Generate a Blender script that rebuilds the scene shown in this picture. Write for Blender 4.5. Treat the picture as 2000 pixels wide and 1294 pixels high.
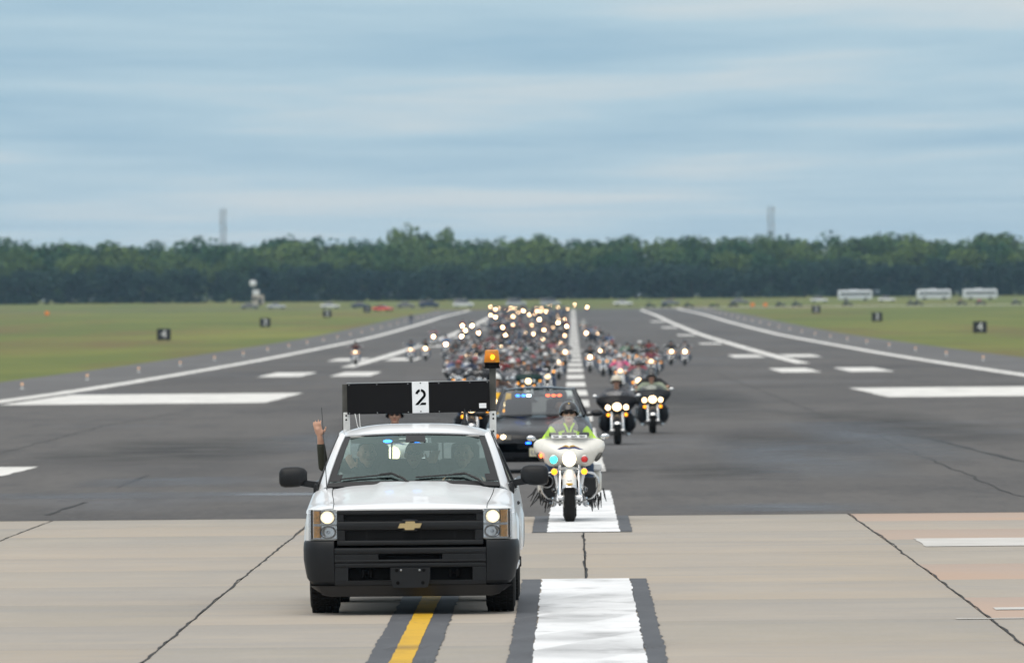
import bpy, bmesh, math, random
import numpy as np
from mathutils import Vector, Matrix
random.seed(7)
R = math.radians
for o in list(bpy.data.objects): bpy.data.objects.remove(o)
scene = bpy.context.scene
COL = scene.collection

# ------------------------------------------------------------------ camera
FPX = 17700.0                       # focal length in pixels of a 2000 px wide frame
CAM = Vector((-0.11, 0.0, 2.92))
ROLL = R(0.52)
def cam_axes():
    F = Vector((-119/FPX, 1.0, -62/FPX)).normalized()
    Rt = F.cross(Vector((0, 0, 1))).normalized()
    U = Rt.cross(F).normalized()
    return Rt*math.cos(ROLL) - U*math.sin(ROLL), Rt*math.sin(ROLL) + U*math.cos(ROLL), F
RT, UP, FW = cam_axes()
cam_d = bpy.data.cameras.new('camera'); cam = bpy.data.objects.new('camera', cam_d); COL.objects.link(cam)
M = Matrix((RT, UP, -FW)).transposed().to_4x4(); M.translation = CAM
cam.matrix_world = M
cam_d.sensor_width = 36.0; cam_d.lens = FPX/2000*36
cam_d.clip_start = 1.0; cam_d.clip_end = 40000
cam_d.dof.use_dof = True; cam_d.dof.focus_distance = 91.0; cam_d.dof.aperture_fstop = 6.4
cam_d.dof.aperture_blades = 0
scene.camera = cam

# ------------------------------------------------------------------ world / sun / exposure
SUN_EL, SUN_AZ = R(58), R(200)      # azimuth clockwise from +Y: the soft sun stands behind the camera
world = bpy.data.worlds.new('World'); scene.world = world; world.use_nodes = True
wn = world.node_tree.nodes; wl = world.node_tree.links; wn.clear()
w_out = wn.new('ShaderNodeOutputWorld'); w_bg = wn.new('ShaderNodeBackground')
w_sky = wn.new('ShaderNodeTexSky'); w_sky.sky_type = 'NISHITA'; w_sky.sun_disc = False
w_sky.sun_elevation = SUN_EL; w_sky.sun_rotation = SUN_AZ; w_sky.air_density = 1.0; w_sky.dust_density = 2.0
w_skys = wn.new('ShaderNodeMix'); w_skys.data_type = 'RGBA'; w_skys.blend_type = 'MULTIPLY'; w_skys.inputs[0].default_value = 1
wl.new(w_sky.outputs[0], w_skys.inputs[6]); w_skys.inputs[7].default_value = (.085, .085, .085, 1)
w_tc = wn.new('ShaderNodeTexCoord'); w_sep = wn.new('ShaderNodeSeparateXYZ'); wl.new(w_tc.outputs['Generated'], w_sep.inputs[0])
def wmath(op, a, b=None, c=None):
    n = wn.new('ShaderNodeMath'); n.operation = op
    for i, v in enumerate((a, b, c)):
        if v is None: continue
        if isinstance(v, (int, float)): n.inputs[i].default_value = v
        else: wl.new(v, n.inputs[i])
    return n.outputs[0]
w_az = wmath('MAXIMUM', w_sep.outputs[2], 0.0)
w_den = wmath('ADD', w_az, 0.018)
w_cx = wmath('DIVIDE', w_sep.outputs[0], w_den); w_cy = wmath('DIVIDE', w_sep.outputs[1], w_den)
w_comb = wn.new('ShaderNodeCombineXYZ'); wl.new(w_cx, w_comb.inputs[0]); wl.new(w_cy, w_comb.inputs[1])
def wnoise(scale, detail, rough, dist, off, yk):
    mp = wn.new('ShaderNodeMapping'); mp.inputs['Location'].default_value = off; mp.inputs['Scale'].default_value = (1, yk, 1)
    wl.new(w_comb.outputs[0], mp.inputs[0])
    n = wn.new('ShaderNodeTexNoise'); n.inputs['Scale'].default_value = scale; n.inputs['Detail'].default_value = detail
    n.inputs['Roughness'].default_value = rough; n.inputs['Distortion'].default_value = dist
    wl.new(mp.outputs[0], n.inputs['Vector']); return n.outputs[0]
n1 = wnoise(.30, 5, .55, .4, (3.3, 1.7, 0), .5); n2 = wnoise(.9, 4, .55, .3, (8.1, 4.2, 2), .55)
w_fac = wmath('ADD', wmath('MULTIPLY', n1, .72), wmath('MULTIPLY', n2, .28))
w_rmp = wn.new('ShaderNodeValToRGB'); wl.new(w_fac, w_rmp.inputs[0])
e = w_rmp.color_ramp.elements
e[0].position = .38; e[0].color = (.325, .50, .635, 1); e[1].position = .62; e[1].color = (.63, .69, .715, 1)
em = w_rmp.color_ramp.elements.new(.50); em.color = (.44, .60, .70, 1)
# thicker, paler cloud towards the horizon and overhead is bright overcast
w_hor = wn.new('ShaderNodeMapRange'); wl.new(w_az, w_hor.inputs[0]); w_hor.inputs[1].default_value = 0; w_hor.inputs[2].default_value = .02
w_hor.inputs[3].default_value = .55; w_hor.inputs[4].default_value = 0
w_mh = wn.new('ShaderNodeMix'); w_mh.data_type = 'RGBA'; wl.new(w_hor.outputs[0], w_mh.inputs[0]); wl.new(w_rmp.outputs[0], w_mh.inputs[6])
w_mh.inputs[7].default_value = (.60, .70, .75, 1)
w_zen = wn.new('ShaderNodeMapRange'); wl.new(w_az, w_zen.inputs[0]); w_zen.inputs[1].default_value = .03; w_zen.inputs[2].default_value = .9
w_zen.inputs[3].default_value = 1.0; w_zen.inputs[4].default_value = 1.9
w_zm = wn.new('ShaderNodeMix'); w_zm.data_type = 'RGBA'; w_zm.blend_type = 'MULTIPLY'; w_zm.inputs[0].default_value = 1
w_neu = wn.new('ShaderNodeMapRange'); wl.new(w_az, w_neu.inputs[0]); w_neu.inputs[1].default_value = .04; w_neu.inputs[2].default_value = .5
w_nm = wn.new('ShaderNodeMix'); w_nm.data_type = 'RGBA'; wl.new(w_neu.outputs[0], w_nm.inputs[0]); wl.new(w_mh.outputs[2], w_nm.inputs[6]); w_nm.inputs[7].default_value = (.55, .56, .565, 1)
wl.new(w_nm.outputs[2], w_zm.inputs[6]); wl.new(w_zen.outputs[0], w_zm.inputs[7])
w_mix = wn.new('ShaderNodeMix'); w_mix.data_type = 'RGBA'; w_mix.inputs[0].default_value = .86
wl.new(w_skys.outputs[2], w_mix.inputs[6]); wl.new(w_zm.outputs[2], w_mix.inputs[7])
wl.new(w_mix.outputs[2], w_bg.inputs[0]); w_bg.inputs[1].default_value = 1.0; wl.new(w_bg.outputs[0], w_out.inputs[0])
sun_d = bpy.data.lights.new('sun', 'SUN'); sun_d.energy = 1.5; sun_d.angle = R(55); sun_d.color = (1, .93, .82)
sun = bpy.data.objects.new('sun', sun_d); COL.objects.link(sun)
sd = Vector((math.sin(SUN_AZ)*math.cos(SUN_EL), math.cos(SUN_AZ)*math.cos(SUN_EL), math.sin(SUN_EL)))
sun.rotation_euler = sd.to_track_quat('Z', 'Y').to_euler(); sun.location = (0, 0, 60)
scene.view_settings.view_transform = 'Standard'; scene.view_settings.look = 'None'
scene.view_settings.gamma = 1.0; scene.view_settings.exposure = 0.18; scene.view_settings.use_curve_mapping = False
scene.render.engine = 'CYCLES'
scene.cycles.use_denoising = True; scene.cycles.max_bounces = 8; scene.cycles.transparent_max_bounces = 12
scene.cycles.volume_bounces = 0; scene.cycles.sample_clamp_indirect = 3.0; scene.cycles.caustics_reflective = False; scene.cycles.caustics_refractive = False

# ------------------------------------------------------------------ ground profile
PK = [(-400, 0), (60, 0), (95, 0), (123, -.05), (160, -.22), (215, -.45), (300, -.8), (470, -1.2), (700, -1.35), (950, -1.3), (1300, -.75),
      (1610, 0), (1915, .45), (2200, 1.2), (2600, 1.75), (3000, 3.0), (4500, 4.5), (6400, 4.5)]
def _pk(y):
    for i in range(len(PK)-1):
        if PK[i][0] <= y <= PK[i+1][0]:
            def sl(k):
                if k <= 0 or k >= len(PK)-1: return 0
                a = (PK[k][1]-PK[k-1][1])/(PK[k][0]-PK[k-1][0]); b = (PK[k+1][1]-PK[k][1])/(PK[k+1][0]-PK[k][0])
                return 0 if a*b <= 0 else 2*a*b/(a+b)
            h = PK[i+1][0]-PK[i][0]; t = (y-PK[i][0])/h
            return (2*t**3-3*t*t+1)*PK[i][1] + (t**3-2*t*t+t)*h*sl(i) + (-2*t**3+3*t*t)*PK[i+1][1] + (t**3-t*t)*h*sl(i+1)
    return PK[-1][1]
STN = [-400, -100, 0, 40, 60] + [60+10*i for i in range(1, 215)] + [2250+50*i for i in range(0, 36)] + [4500, 5500, 6400]
STN = sorted(set(STN)); STZ = [_pk(y) for y in STN]
SURF = .03                           # pavement top above the soil sheet
def zg(y):
    return float(np.interp(y, STN, STZ))
def gz(y): return zg(y) + SURF
def pix(p):
    d = Vector(p) - CAM; w = d.dot(FW)
    return 1000 + FPX*d.dot(RT)/w, 647 - FPX*d.dot(UP)/w
def at(px, py, h=0.0, ymin=60, ymax=3200):
    """the point of the world at height h above the pavement that the photograph shows at this pixel (nearest one)"""
    d = FW + RT*((px-1000)/FPX) - UP*((py-647)/FPX)
    best = None; prev = None; y = ymin
    while y < ymax:
        t = (y-CAM.y)/d.y; p = CAM + d*t; g = p.z - (gz(y)+h)
        if prev is not None and prev > 0 >= g:
            return Vector((p.x, y, gz(y)))
        if best is None or abs(g) < best[0]: best = (abs(g), Vector((p.x, y, gz(y))))
        prev = g; y += max(.25, y*.0015)
    return best[1]
def X_at(px, y, h=0):
    lo = (px-1119)/FPX*y + CAM.x
    p = pix((lo, y, gz(y)+h)); return lo + (px-p[0])/FPX*y

# ------------------------------------------------------------------ materials
MATS = {}
def new_mat(name):
    m = bpy.data.materials.new(name); m.use_nodes = True; MATS[name] = m
    return m, m.node_tree.nodes, m.node_tree.links, m.node_tree.nodes['Principled BSDF']
def pm(name, col, rough=.5, metal=0, var=.12, scale=6, bump=0, bscale=60, coat=0, spec=.5, objcol=False, rvar=.1, emit=None, estr=0, randval=0):
    m, n, l, b = new_mat(name)
    tc = n.new('ShaderNodeTexCoord'); nz = n.new('ShaderNodeTexNoise'); nz.inputs['Scale'].default_value = scale; nz.inputs['Detail'].default_value = 5
    l.new(tc.outputs['Object'], nz.inputs['Vector'])
    mr = n.new('ShaderNodeMapRange'); l.new(nz.outputs[0], mr.inputs[0]); mr.inputs[1].default_value = .3; mr.inputs[2].default_value = .7
    mr.inputs[3].default_value = 1-var; mr.inputs[4].default_value = 1+var
    mx = n.new('ShaderNodeMix'); mx.data_type = 'RGBA'; mx.blend_type = 'MULTIPLY'; mx.inputs[0].default_value = 1
    mx.inputs[6].default_value = (*col, 1); l.new(mr.outputs[0], mx.inputs[7])
    if objcol:
        oi = n.new('ShaderNodeObjectInfo'); l.new(oi.outputs['Color'], mx.inputs[6])
    out = mx.outputs[2]
    if randval:
        oi = n.new('ShaderNodeObjectInfo'); rr = n.new('ShaderNodeMapRange'); l.new(oi.outputs['Random'], rr.inputs[0])
        rr.inputs[3].default_value = 1-randval; rr.inputs[4].default_value = 1+randval
        m2 = n.new('ShaderNodeMix'); m2.data_type = 'RGBA'; m2.blend_type = 'MULTIPLY'; m2.inputs[0].default_value = 1
        l.new(out, m2.inputs[6]); l.new(rr.outputs[0], m2.inputs[7]); out = m2.outputs[2]
    l.new(out, b.inputs['Base Color'])
    r2 = n.new('ShaderNodeMapRange'); l.new(nz.outputs[0], r2.inputs[0]); r2.inputs[1].default_value = .3; r2.inputs[2].default_value = .7
    r2.inputs[3].default_value = max(.02, rough-rvar*rough); r2.inputs[4].default_value = min(1, rough+rvar*rough); l.new(r2.outputs[0], b.inputs['Roughness'])
    b.inputs['Metallic'].default_value = metal; b.inputs['Coat Weight'].default_value = coat; b.inputs['Coat Roughness'].default_value = .06
    b.inputs['Specular IOR Level'].default_value = spec
    if bump:
        nb = n.new('ShaderNodeTexNoise'); nb.inputs['Scale'].default_value = bscale; nb.inputs['Detail'].default_value = 3; l.new(tc.outputs['Object'], nb.inputs['Vector'])
        bp = n.new('ShaderNodeBump'); bp.inputs['Strength'].default_value = bump; bp.inputs['Distance'].default_value = .01
        l.new(nb.outputs[0], bp.inputs['Height']); l.new(bp.outputs[0], b.inputs['Normal'])
    if emit:
        b.inputs['Emission Color'].default_value = (*emit, 1); b.inputs['Emission Strength'].default_value = estr
    return m
def lamp_mat(name, col, s, smin=None):
    m, n, l, b = new_mat(name); b.inputs['Base Color'].default_value = (*[min(.8, c) for c in col], 1); b.inputs['Roughness'].default_value = .2
    b.inputs['Emission Color'].default_value = (*col, 1); b.inputs['Emission Strength'].default_value = s
    if smin is not None:
        oi = n.new('ShaderNodeObjectInfo'); mr = n.new('ShaderNodeMapRange'); l.new(oi.outputs['Random'], mr.inputs[0])
        mr.inputs[3].default_value = smin; mr.inputs[4].default_value = s; l.new(mr.outputs[0], b.inputs['Emission Strength'])
    return m
def glass_mat(name, tint, refl=.12, rough=.02):
    m, n, l, b = new_mat(name); n.remove(b)
    tr = n.new('ShaderNodeBsdfTransparent'); tr.inputs[0].default_value = (*tint, 1)
    gl = n.new('ShaderNodeBsdfGlossy'); gl.inputs['Roughness'].default_value = rough; gl.inputs[0].default_value = ((.72, .92, .88, 1) if name == 'windscreen' else (.95, .97, 1, 1))
    fr = n.new('ShaderNodeFresnel'); fr.inputs[0].default_value = 1.5
    ad = n.new('ShaderNodeMath'); ad.operation = 'ADD'; ad.use_clamp = True; l.new(fr.outputs[0], ad.inputs[0]); ad.inputs[1].default_value = refl
    mx = n.new('ShaderNodeMixShader'); l.new(ad.outputs[0], mx.inputs[0]); l.new(tr.outputs[0], mx.inputs[1]); l.new(gl.outputs[0], mx.inputs[2])
    l.new(mx.outputs[0], n['Material Output'].inputs[0]); return m

def ground_mat(name, layers, base, rough=.9, bump=.3, bscale=8, obj_tints=None, rough2=None):
    """base colour with noise layers: (colour, scale xyz, lo, hi, amount)"""
    m, n, l, b = new_mat(name); tc = n.new('ShaderNodeTexCoord'); out = None
    cur = n.new('ShaderNodeRGB'); cur.outputs[0].default_value = (*base, 1); out = cur.outputs[0]
    if obj_tints:
        oi = n.new('ShaderNodeObjectInfo'); rp = n.new('ShaderNodeValToRGB'); rp.color_ramp.interpolation = 'CONSTANT'
        l.new(oi.outputs['Random'], rp.inputs[0]); els = rp.color_ramp.elements
        for i, c in enumerate(obj_tints):
            el = els[i] if i < 2 else els.new(i/len(obj_tints)); el.position = i/len(obj_tints); el.color = (*c, 1)
        out = rp.outputs[0]
    for i, (col, sc, lo, hi, amt) in enumerate(layers):
        mp = n.new('ShaderNodeMapping'); mp.inputs['Scale'].default_value = sc; mp.inputs['Location'].default_value = (i*3.1, i*7.7, 0)
        l.new(tc.outputs['Object'], mp.inputs[0])
        nz = n.new('ShaderNodeTexNoise'); nz.inputs['Scale'].default_value = 1; nz.inputs['Detail'].default_value = 6; nz.inputs['Roughness'].default_value = .6
        l.new(mp.outputs[0], nz.inputs['Vector'])
        mr = n.new('ShaderNodeMapRange'); l.new(nz.outputs[0], mr.inputs[0]); mr.inputs[1].default_value = lo; mr.inputs[2].default_value = hi
        mr.inputs[3].default_value = 0; mr.inputs[4].default_value = amt
        mx = n.new('ShaderNodeMix'); mx.data_type = 'RGBA'; l.new(mr.outputs[0], mx.inputs[0]); l.new(out, mx.inputs[6]); mx.inputs[7].default_value = (*col, 1)
        out = mx.outputs[2]
    l.new(out, b.inputs['Base Color']); b.inputs['Roughness'].default_value = rough; b.inputs['Specular IOR Level'].default_value = .3
    nb = n.new('ShaderNodeTexNoise'); nb.inputs['Scale'].default_value = bscale; nb.inputs['Detail'].default_value = 6; l.new(tc.outputs['Object'], nb.inputs['Vector'])
    bp = n.new('ShaderNodeBump'); bp.inputs['Strength'].default_value = bump; bp.inputs['Distance'].default_value = .02
    l.new(nb.outputs[0], bp.inputs['Height']); l.new(bp.outputs[0], b.inputs['Normal'])
    return m

ground_mat('grass', [((.215, .21, .042), (.035, .006, 1), .42, .68, .8), ((.065, .105, .020), (.02, .009, 1), .46, .65, .75),
                     ((.15, .10, .04), (.05, .004, 1), .50, .66, .75), ((.06, .085, .018), (.6, .3, 1), .4, .7, .35)], (.125, .150, .028), .95, .6, 3)
ground_mat('asphalt', [((.116, .108, .102), (.03, .012, 1), .35, .7, .7), ((.040, .038, .040), (.10, .02, 1), .46, .70, .75),
                       ((.13, .14, .16), (.07, .035, 1), .56, .70, .55), ((.11, .105, .10), (1.3, .5, 1), .45, .75, .35), ((.045, .044, .046), (.8, .09, 1), .50, .72, .6), ((.13, .122, .118), (9, .8, 1), .50, .72, .35), ((.05, .049, .05), (5, .35, 1), .52, .7, .35)],
           (.089, .083, .078), .82, .25, 25)
ground_mat('shoulder_asphalt', [((.15, .148, .145), (.05, .02, 1), .4, .7, .6), ((.08, .08, .082), (.3, .05, 1), .5, .7, .5)], (.115, .112, .112), .88, .25, 20)
ground_mat('concrete', [((.33, .305, .275), (.42, .14, 1), .44, .68, .6), ((.285, .275, .265), (.16, 1.9, 1), .50, .68, .6), ((.43, .38, .315), (.7, .45, 1), .48, .72, .45),
                        ((.30, .29, .28), (.9, 3.2, 1), .52, .72, .5), ((.22, .21, .20), (5.5, 2.6, 1), .66, .74, .5), ((.36, .33, .30), (18, 1.4, 1), .45, .7, .35)], (.45, .40, .34), .85, .2, 30,
           obj_tints=[(.375, .328, .272), (.345, .312, .27), (.385, .332, .268), (.335, .303, .256), (.365, .326, .275)])
ground_mat('concrete_pink', [((.37, .33, .30), (.5, .2, 1), .45, .72, .5), ((.32, .30, .28), (.2, 2.0, 1), .55, .75, .5)], (.45, .365, .30), .85, .2, 30,
           obj_tints=[(.42, .315, .25), (.40, .315, .258), (.43, .325, .262)])
ground_mat('white_paint', [((.60, .61, .62), (1.0, .5, 1), .42, .66, .7), ((.34, .34, .345), (1.3, .75, 1), .54, .70, .75), ((.42, .42, .41), (9, 5, 1), .62, .72, .5)], (.78, .79, .80), .7, .15, 30)
ground_mat('runway_paint', [((.50, .49, .47), (.8, .12, 1), .4, .7, .8), ((.30, .29, .28), (3, .6, 1), .58, .75, .5)], (.72, .71, .68), .75, .15, 30)
ground_mat('dull_paint', [((.45, .44, .41), (1.5, .8, 1), .42, .7, .7)], (.56, .545, .52), .75, .15, 30)
ground_mat('yellow_paint', [((.38, .22, .02), (3, 1.2, 1), .45, .7, .5), ((.10, .08, .05), (7, 2.2, 1), .62, .72, .8)], (.62, .37, .02), .7, .15, 30)
ground_mat('black_border', [((.115, .12, .13), (2, .6, 1), .45, .7, .6), ((.30, .30, .29), (8, 2.4, 1), .66, .76, .8)], (.075, .079, .088), .7, .2, 30)
ground_mat('sealant', [((.05, .047, .044), (4, 1, 1), .5, .7, .5)], (.022, .021, .02), .75, .1, 30)
pm('joint_dark', (.03, .028, .025), .9)
pm('white_car', (.80, .82, .84), .32, 0, .02, 3, coat=.6)
pm('charcoal_plastic', (.0105, .0115, .0135), .45, 0, .15, 9, bump=.12, bscale=260, spec=.28)
pm('black_plastic', (.008, .008, .009), .42, 0, .15, 9)
pm('matte_black', (.004, .004, .0045), .85, 0, .2, 9, spec=.08)
pm('board_black', (.007, .007, .008), .85, 0, .25, 14, bump=.1, bscale=150, spec=.2)
pm('rubber', (.012, .0115, .011), .88, 0, .25, 14, bump=.2, bscale=90, spec=.2)
pm('chrome', (.70, .71, .72), .13, 1, .04, 8)
pm('alloy', (.46, .47, .48), .32, 1, .08, 8)
pm('dark_metal', (.10, .098, .09), .5, .6, .2, 14)
pm('steel_dark', (.035, .035, .037), .5, .7, .2, 14)
pm('white_plate', (.78, .80, .82), .5, 0, .04, 10)
pm('dirty_white', (.66, .67, .66), .5, 0, .10, 18)
pm('gold', (.60, .46, .24), .34, .7, .05, 10)
pm('reflector', (.70, .72, .74), .22, 1, .10, 30)
pm('amber_lens', (.95, .38, .035), .3, 0, .25, 40, spec=.2)
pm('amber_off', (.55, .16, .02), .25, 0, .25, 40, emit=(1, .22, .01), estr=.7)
pm('red_lens', (.45, .012, .010), .15, 0, .2, 30, coat=.7, emit=(1, .02, .02), estr=.12)
pm('dash_grey', (.05, .05, .052), .7, 0, .15, 8)
pm('seat_cloth', (.055, .056, .06), .9, 0, .15, 30, bump=.2, bscale=200)
pm('liner', (.30, .30, .29), .9)
pm('skin', (.50, .285, .20), .55, 0, .10, 14)
pm('skin_pale', (.56, .35, .27), .55, 0, .08, 14)
pm('lips', (.34, .13, .10), .5)
pm('eye_dark', (.02, .016, .014), .3)
pm('hair', (.022, .016, .012), .7, 0, .3, 60, bump=.4, bscale=200)
pm('jeans', (.045, .075, .14), .9, 0, .25, 18, bump=.2, bscale=120)
pm('boots', (.015, .014, .013), .6)
pm('leather', (.016, .015, .015), .5, 0, .25, 16, bump=.2, bscale=60)
pm('jacket', (.02, .02, .02), .75, 0, .2, 14, objcol=True, bump=.2, bscale=40)
pm('helmet', (.02, .02, .02), .25, 0, .04, 6, objcol=True, coat=.5)
pm('olive_sleeve', (.030, .033, .022), .85, 0, .2, 20, bump=.3, bscale=60)
pm('dark_shirt', (.045, .048, .055), .85, 0, .2, 20, bump=.3, bscale=60)
pm('hivis', (.50, .82, .03), .7, 0, .08, 14)
pm('vest_grey', (.15, .16, .18), .8, 0, .2, 14)
pm('paint', (.02, .02, .02), .32, 0, .04, 5, objcol=True, coat=.05, spec=.14)
pm('cream_paint', (.80, .785, .73), .28, 0, .03, 5, coat=.7)
pm('police_grey', (.013, .0145, .018), .3, 0, .05, 5, coat=.2, spec=.22)
pm('engine_metal', (.30, .30, .31), .4, .8, .3, 30)
pm('plate_cream', (.62, .58, .42), .5, 0, .06, 20)
pm('stripe_gold', (.62, .38, .05), .4)
pm('stripe_blue', (.03, .05, .20), .4)
pm('bus_white', (.66, .70, .74), .4, 0, .05, 1)
pm('dark_glass', (.018, .022, .026), .1, 0, .1, 4)
pm('sign_black', (.012, .012, .014), .6)
pm('sign_orange', (.85, .22, .02), .6)
pm('tan_wall', (.42, .38, .32), .8)
pm('white_wall', (.62, .64, .65), .7)
pm('tower_steel', (.26, .27, .28), .6, .3)
pm('bark', (.06, .048, .036), .9, 0, .3, 3)
pm('pink_cloth', (.70, .10, .22), .8)
pm('cloth_obj', (.1, .1, .1), .85, objcol=True)
lamp_mat('headlamp', (1, .70, .38), 5); lamp_mat('headlamp_mid', (1, .70, .40), 13, 2); lamp_mat('headlamp_far', (1, .66, .36), 55, 1.5)
lamp_mat('headlamp_hero', (1, .80, .50), 3.2)
lamp_mat('headlamp_truck', (1, .80, .50), 2.0)
lamp_mat('led_blue', (.02, .22, 1), 6); lamp_mat('led_blue_deep', (.01, .10, 1), 9); lamp_mat('led_white', (.9, .95, 1), 8)
lamp_mat('led_red', (1, .10, .02), 6); lamp_mat('led_cyan', (.05, .75, .62), 2.2); lamp_mat('beacon_glow', (1, .62, .05), 9)
lamp_mat('signal_lit', (1, .36, .01), 2.2); lamp_mat('edge_lamp', (1, .5, .28), .35)
glass_mat('windscreen', (.72, .86, .81), .10); glass_mat('clear_lens', (.93, .95, .97), .04); glass_mat('bike_screen', (.62, .64, .68), .03)
amber = pm('amber_glass', (.95, .36, .015), .25, 0, .1, 20); amber.node_tree.nodes['Principled BSDF'].inputs['Transmission Weight'].default_value = .55; glass_mat('car_glass', (.6, .68, .66), .06)

def damp_mat(name, col, rough, amt):
    m, n, l, b = new_mat(name); b.inputs['Base Color'].default_value = (*col, 1); b.inputs['Roughness'].default_value = rough
    tc = n.new('ShaderNodeTexCoord'); sp = n.new('ShaderNodeSeparateXYZ'); l.new(tc.outputs['Generated'], sp.inputs[0])
    def mth(op, p, q):
        k = n.new('ShaderNodeMath'); k.operation = op
        for i, v in enumerate((p, q)):
            if isinstance(v, (int, float)): k.inputs[i].default_value = v
            else: l.new(v, k.inputs[i])
        return k.outputs[0]
    def fall(v): t = mth('SUBTRACT', mth('MULTIPLY', v, 2.0), 1.0); return mth('SUBTRACT', 1.0, mth('MULTIPLY', t, t))
    nz = n.new('ShaderNodeTexNoise'); nz.inputs['Scale'].default_value = .5; nz.inputs['Detail'].default_value = 6; l.new(tc.outputs['Object'], nz.inputs['Vector'])
    mr = n.new('ShaderNodeMapRange'); l.new(nz.outputs[0], mr.inputs[0]); mr.inputs[1].default_value = .30; mr.inputs[2].default_value = .62
    f = mth('MULTIPLY', mth('MULTIPLY', fall(sp.outputs[0]), fall(sp.outputs[1])), mth('MULTIPLY', mr.outputs[0], amt))
    l.new(f, b.inputs['Alpha']); return m
damp_mat('damp_asphalt', (.125, .142, .168), .55, .6); damp_mat('pale_smear', (.36, .41, .46), .5, .6); damp_mat('scuff', (.12, .12, .125), .7, .30); damp_mat('rubber_smear', (.03, .03, .032), .75, .55)
# ------------------------------------------------------------------ mesh helpers
_cube_cache = {}
def bevel_cube(sx, sy, sz, bw, seg=1):
    key = (round(sx, 4), round(sy, 4), round(sz, 4), round(bw, 4), seg)
    if key not in _cube_cache:
        bm = bmesh.new(); bmesh.ops.create_cube(bm, size=1); bmesh.ops.scale(bm, vec=(sx, sy, sz), verts=bm.verts)
        if bw > 0: bmesh.ops.bevel(bm, geom=bm.edges[:], offset=min(bw, .45*min(sx, sy, sz)), segments=seg, affect='EDGES', profile=.5)
        bm.verts.index_update()
        _cube_cache[key] = ([v.co.copy() for v in bm.verts], [[v.index for v in f.verts] for f in bm.faces]); bm.free()
    return _cube_cache[key]
class MB:
    def __init__(s): s.v = []; s.f = []; s.m = []
    def add(s, vs, fs, mat=0, T=None):
        o = len(s.v)
        for p in vs: s.v.append(tuple(T @ Vector(p)) if T is not None else tuple(p))
        for f in fs: s.f.append([i+o for i in f]); s.m.append(mat)
        return s
    def box(s, c, size, bw=0, mat=0, rot=None, seg=1):
        vs, fs = bevel_cube(*size, bw, seg); T = Matrix.Translation(c)
        if rot is not None: T = T @ (rot.to_4x4() if hasattr(rot, 'to_4x4') else rot)
        return s.add(vs, fs, mat, T)
    def tube(s, pts, r, n=8, mat=0, cap=True):
        pts = [Vector(p) for p in pts]; rs = r if isinstance(r, (list, tuple)) else [r]*len(pts); vs = []; fs = []
        up = None
        for i, p in enumerate(pts):
            d = (pts[min(i+1, len(pts)-1)] - pts[max(i-1, 0)]).normalized()
            if up is None: up = d.orthogonal().normalized()
            up = (up - d*up.dot(d)); up = up.normalized() if up.length > 1e-5 else d.orthogonal().normalized()
            w = d.cross(up)
            for k in range(n):
                a = 2*math.pi*k/n; vs.append(p + (up*math.cos(a) + w*math.sin(a))*rs[i])
        for i in range(len(pts)-1):
            for k in range(n): fs.append([i*n+k, i*n+(k+1) % n, (i+1)*n+(k+1) % n, (i+1)*n+k])
        if cap: fs.append(list(range(n))[::-1]); fs.append([(len(pts)-1)*n+k for k in range(n)])
        return s.add(vs, fs, mat)
    def lathe(s, prof, c, axis, n=20, mat=0, sc=(1, 1), cap=True):
        """prof: (radius, height along axis)"""
        ax = Vector(axis).normalized(); u = Vector((0, 0, 1)) if abs(ax.z) < .9 else Vector((1, 0, 0))
        u = (u - ax*u.dot(ax)).normalized(); w = ax.cross(u); c = Vector(c); vs = []; fs = []
        for r, h in prof:
            for k in range(n):
                a = 2*math.pi*k/n; vs.append(c + ax*h + (u*math.cos(a)*sc[0] + w*math.sin(a)*sc[1])*r)
        for i in range(len(prof)-1):
            for k in range(n): fs.append([i*n+k, i*n+(k+1) % n, (i+1)*n+(k+1) % n, (i+1)*n+k])
        if cap and prof[0][0] > 1e-6: fs.append(list(range(n))[::-1])
        if cap and prof[-1][0] > 1e-6: fs.append([(len(prof)-1)*n+k for k in range(n)])
        return s.add(vs, fs, mat)
    def ell(s, c, rad, nu=12, nv=8, mat=0, rot=None):
        vs = []; fs = []
        for j in range(nv+1):
            t = math.pi*j/nv
            for i in range(nu):
                a = 2*math.pi*i/nu; vs.append((rad[0]*math.sin(t)*math.cos(a), rad[1]*math.sin(t)*math.sin(a), rad[2]*math.cos(t)))
        for j in range(nv):
            for i in range(nu): fs.append([j*nu+i, (j+1)*nu+i, (j+1)*nu+(i+1) % nu, j*nu+(i+1) % nu])
        T = Matrix.Translation(c)
        if rot is not None: T = T @ rot.to_4x4()
        return s.add(vs, fs, mat, T)
    def prism(s, poly, f0, f1, mat=0):
        """poly: list of 2-D points; f0/f1 map a 2-D point to 3-D"""
        n = len(poly); vs = [f0(p) for p in poly] + [f1(p) for p in poly]
        fs = [list(range(n)), list(range(2*n-1, n-1, -1))] + [[i, i+n, (i+1) % n+n, (i+1) % n] for i in range(n)]
        return s.add(vs, fs, mat)
    def loft(s, secs, closed=True, cap=True, mat=0):
        n = len(secs[0]); vs = [p for q in secs for p in q]; fs = []
        for i in range(len(secs)-1):
            for k in range(n if closed else n-1): fs.append([i*n+k, i*n+(k+1) % n, (i+1)*n+(k+1) % n, (i+1)*n+k])
        if cap and closed: fs.append(list(range(n))[::-1]); fs.append([(len(secs)-1)*n+k for k in range(n)])
        return s.add(vs, fs, mat)
    def grid(s, fn, nu, nv, mat=0):
        vs = [fn(i/nu, j/nv) for j in range(nv+1) for i in range(nu+1)]
        return s.add(vs, [[j*(nu+1)+i, j*(nu+1)+i+1, (j+1)*(nu+1)+i+1, (j+1)*(nu+1)+i] for j in range(nv) for i in range(nu)], mat)
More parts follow.
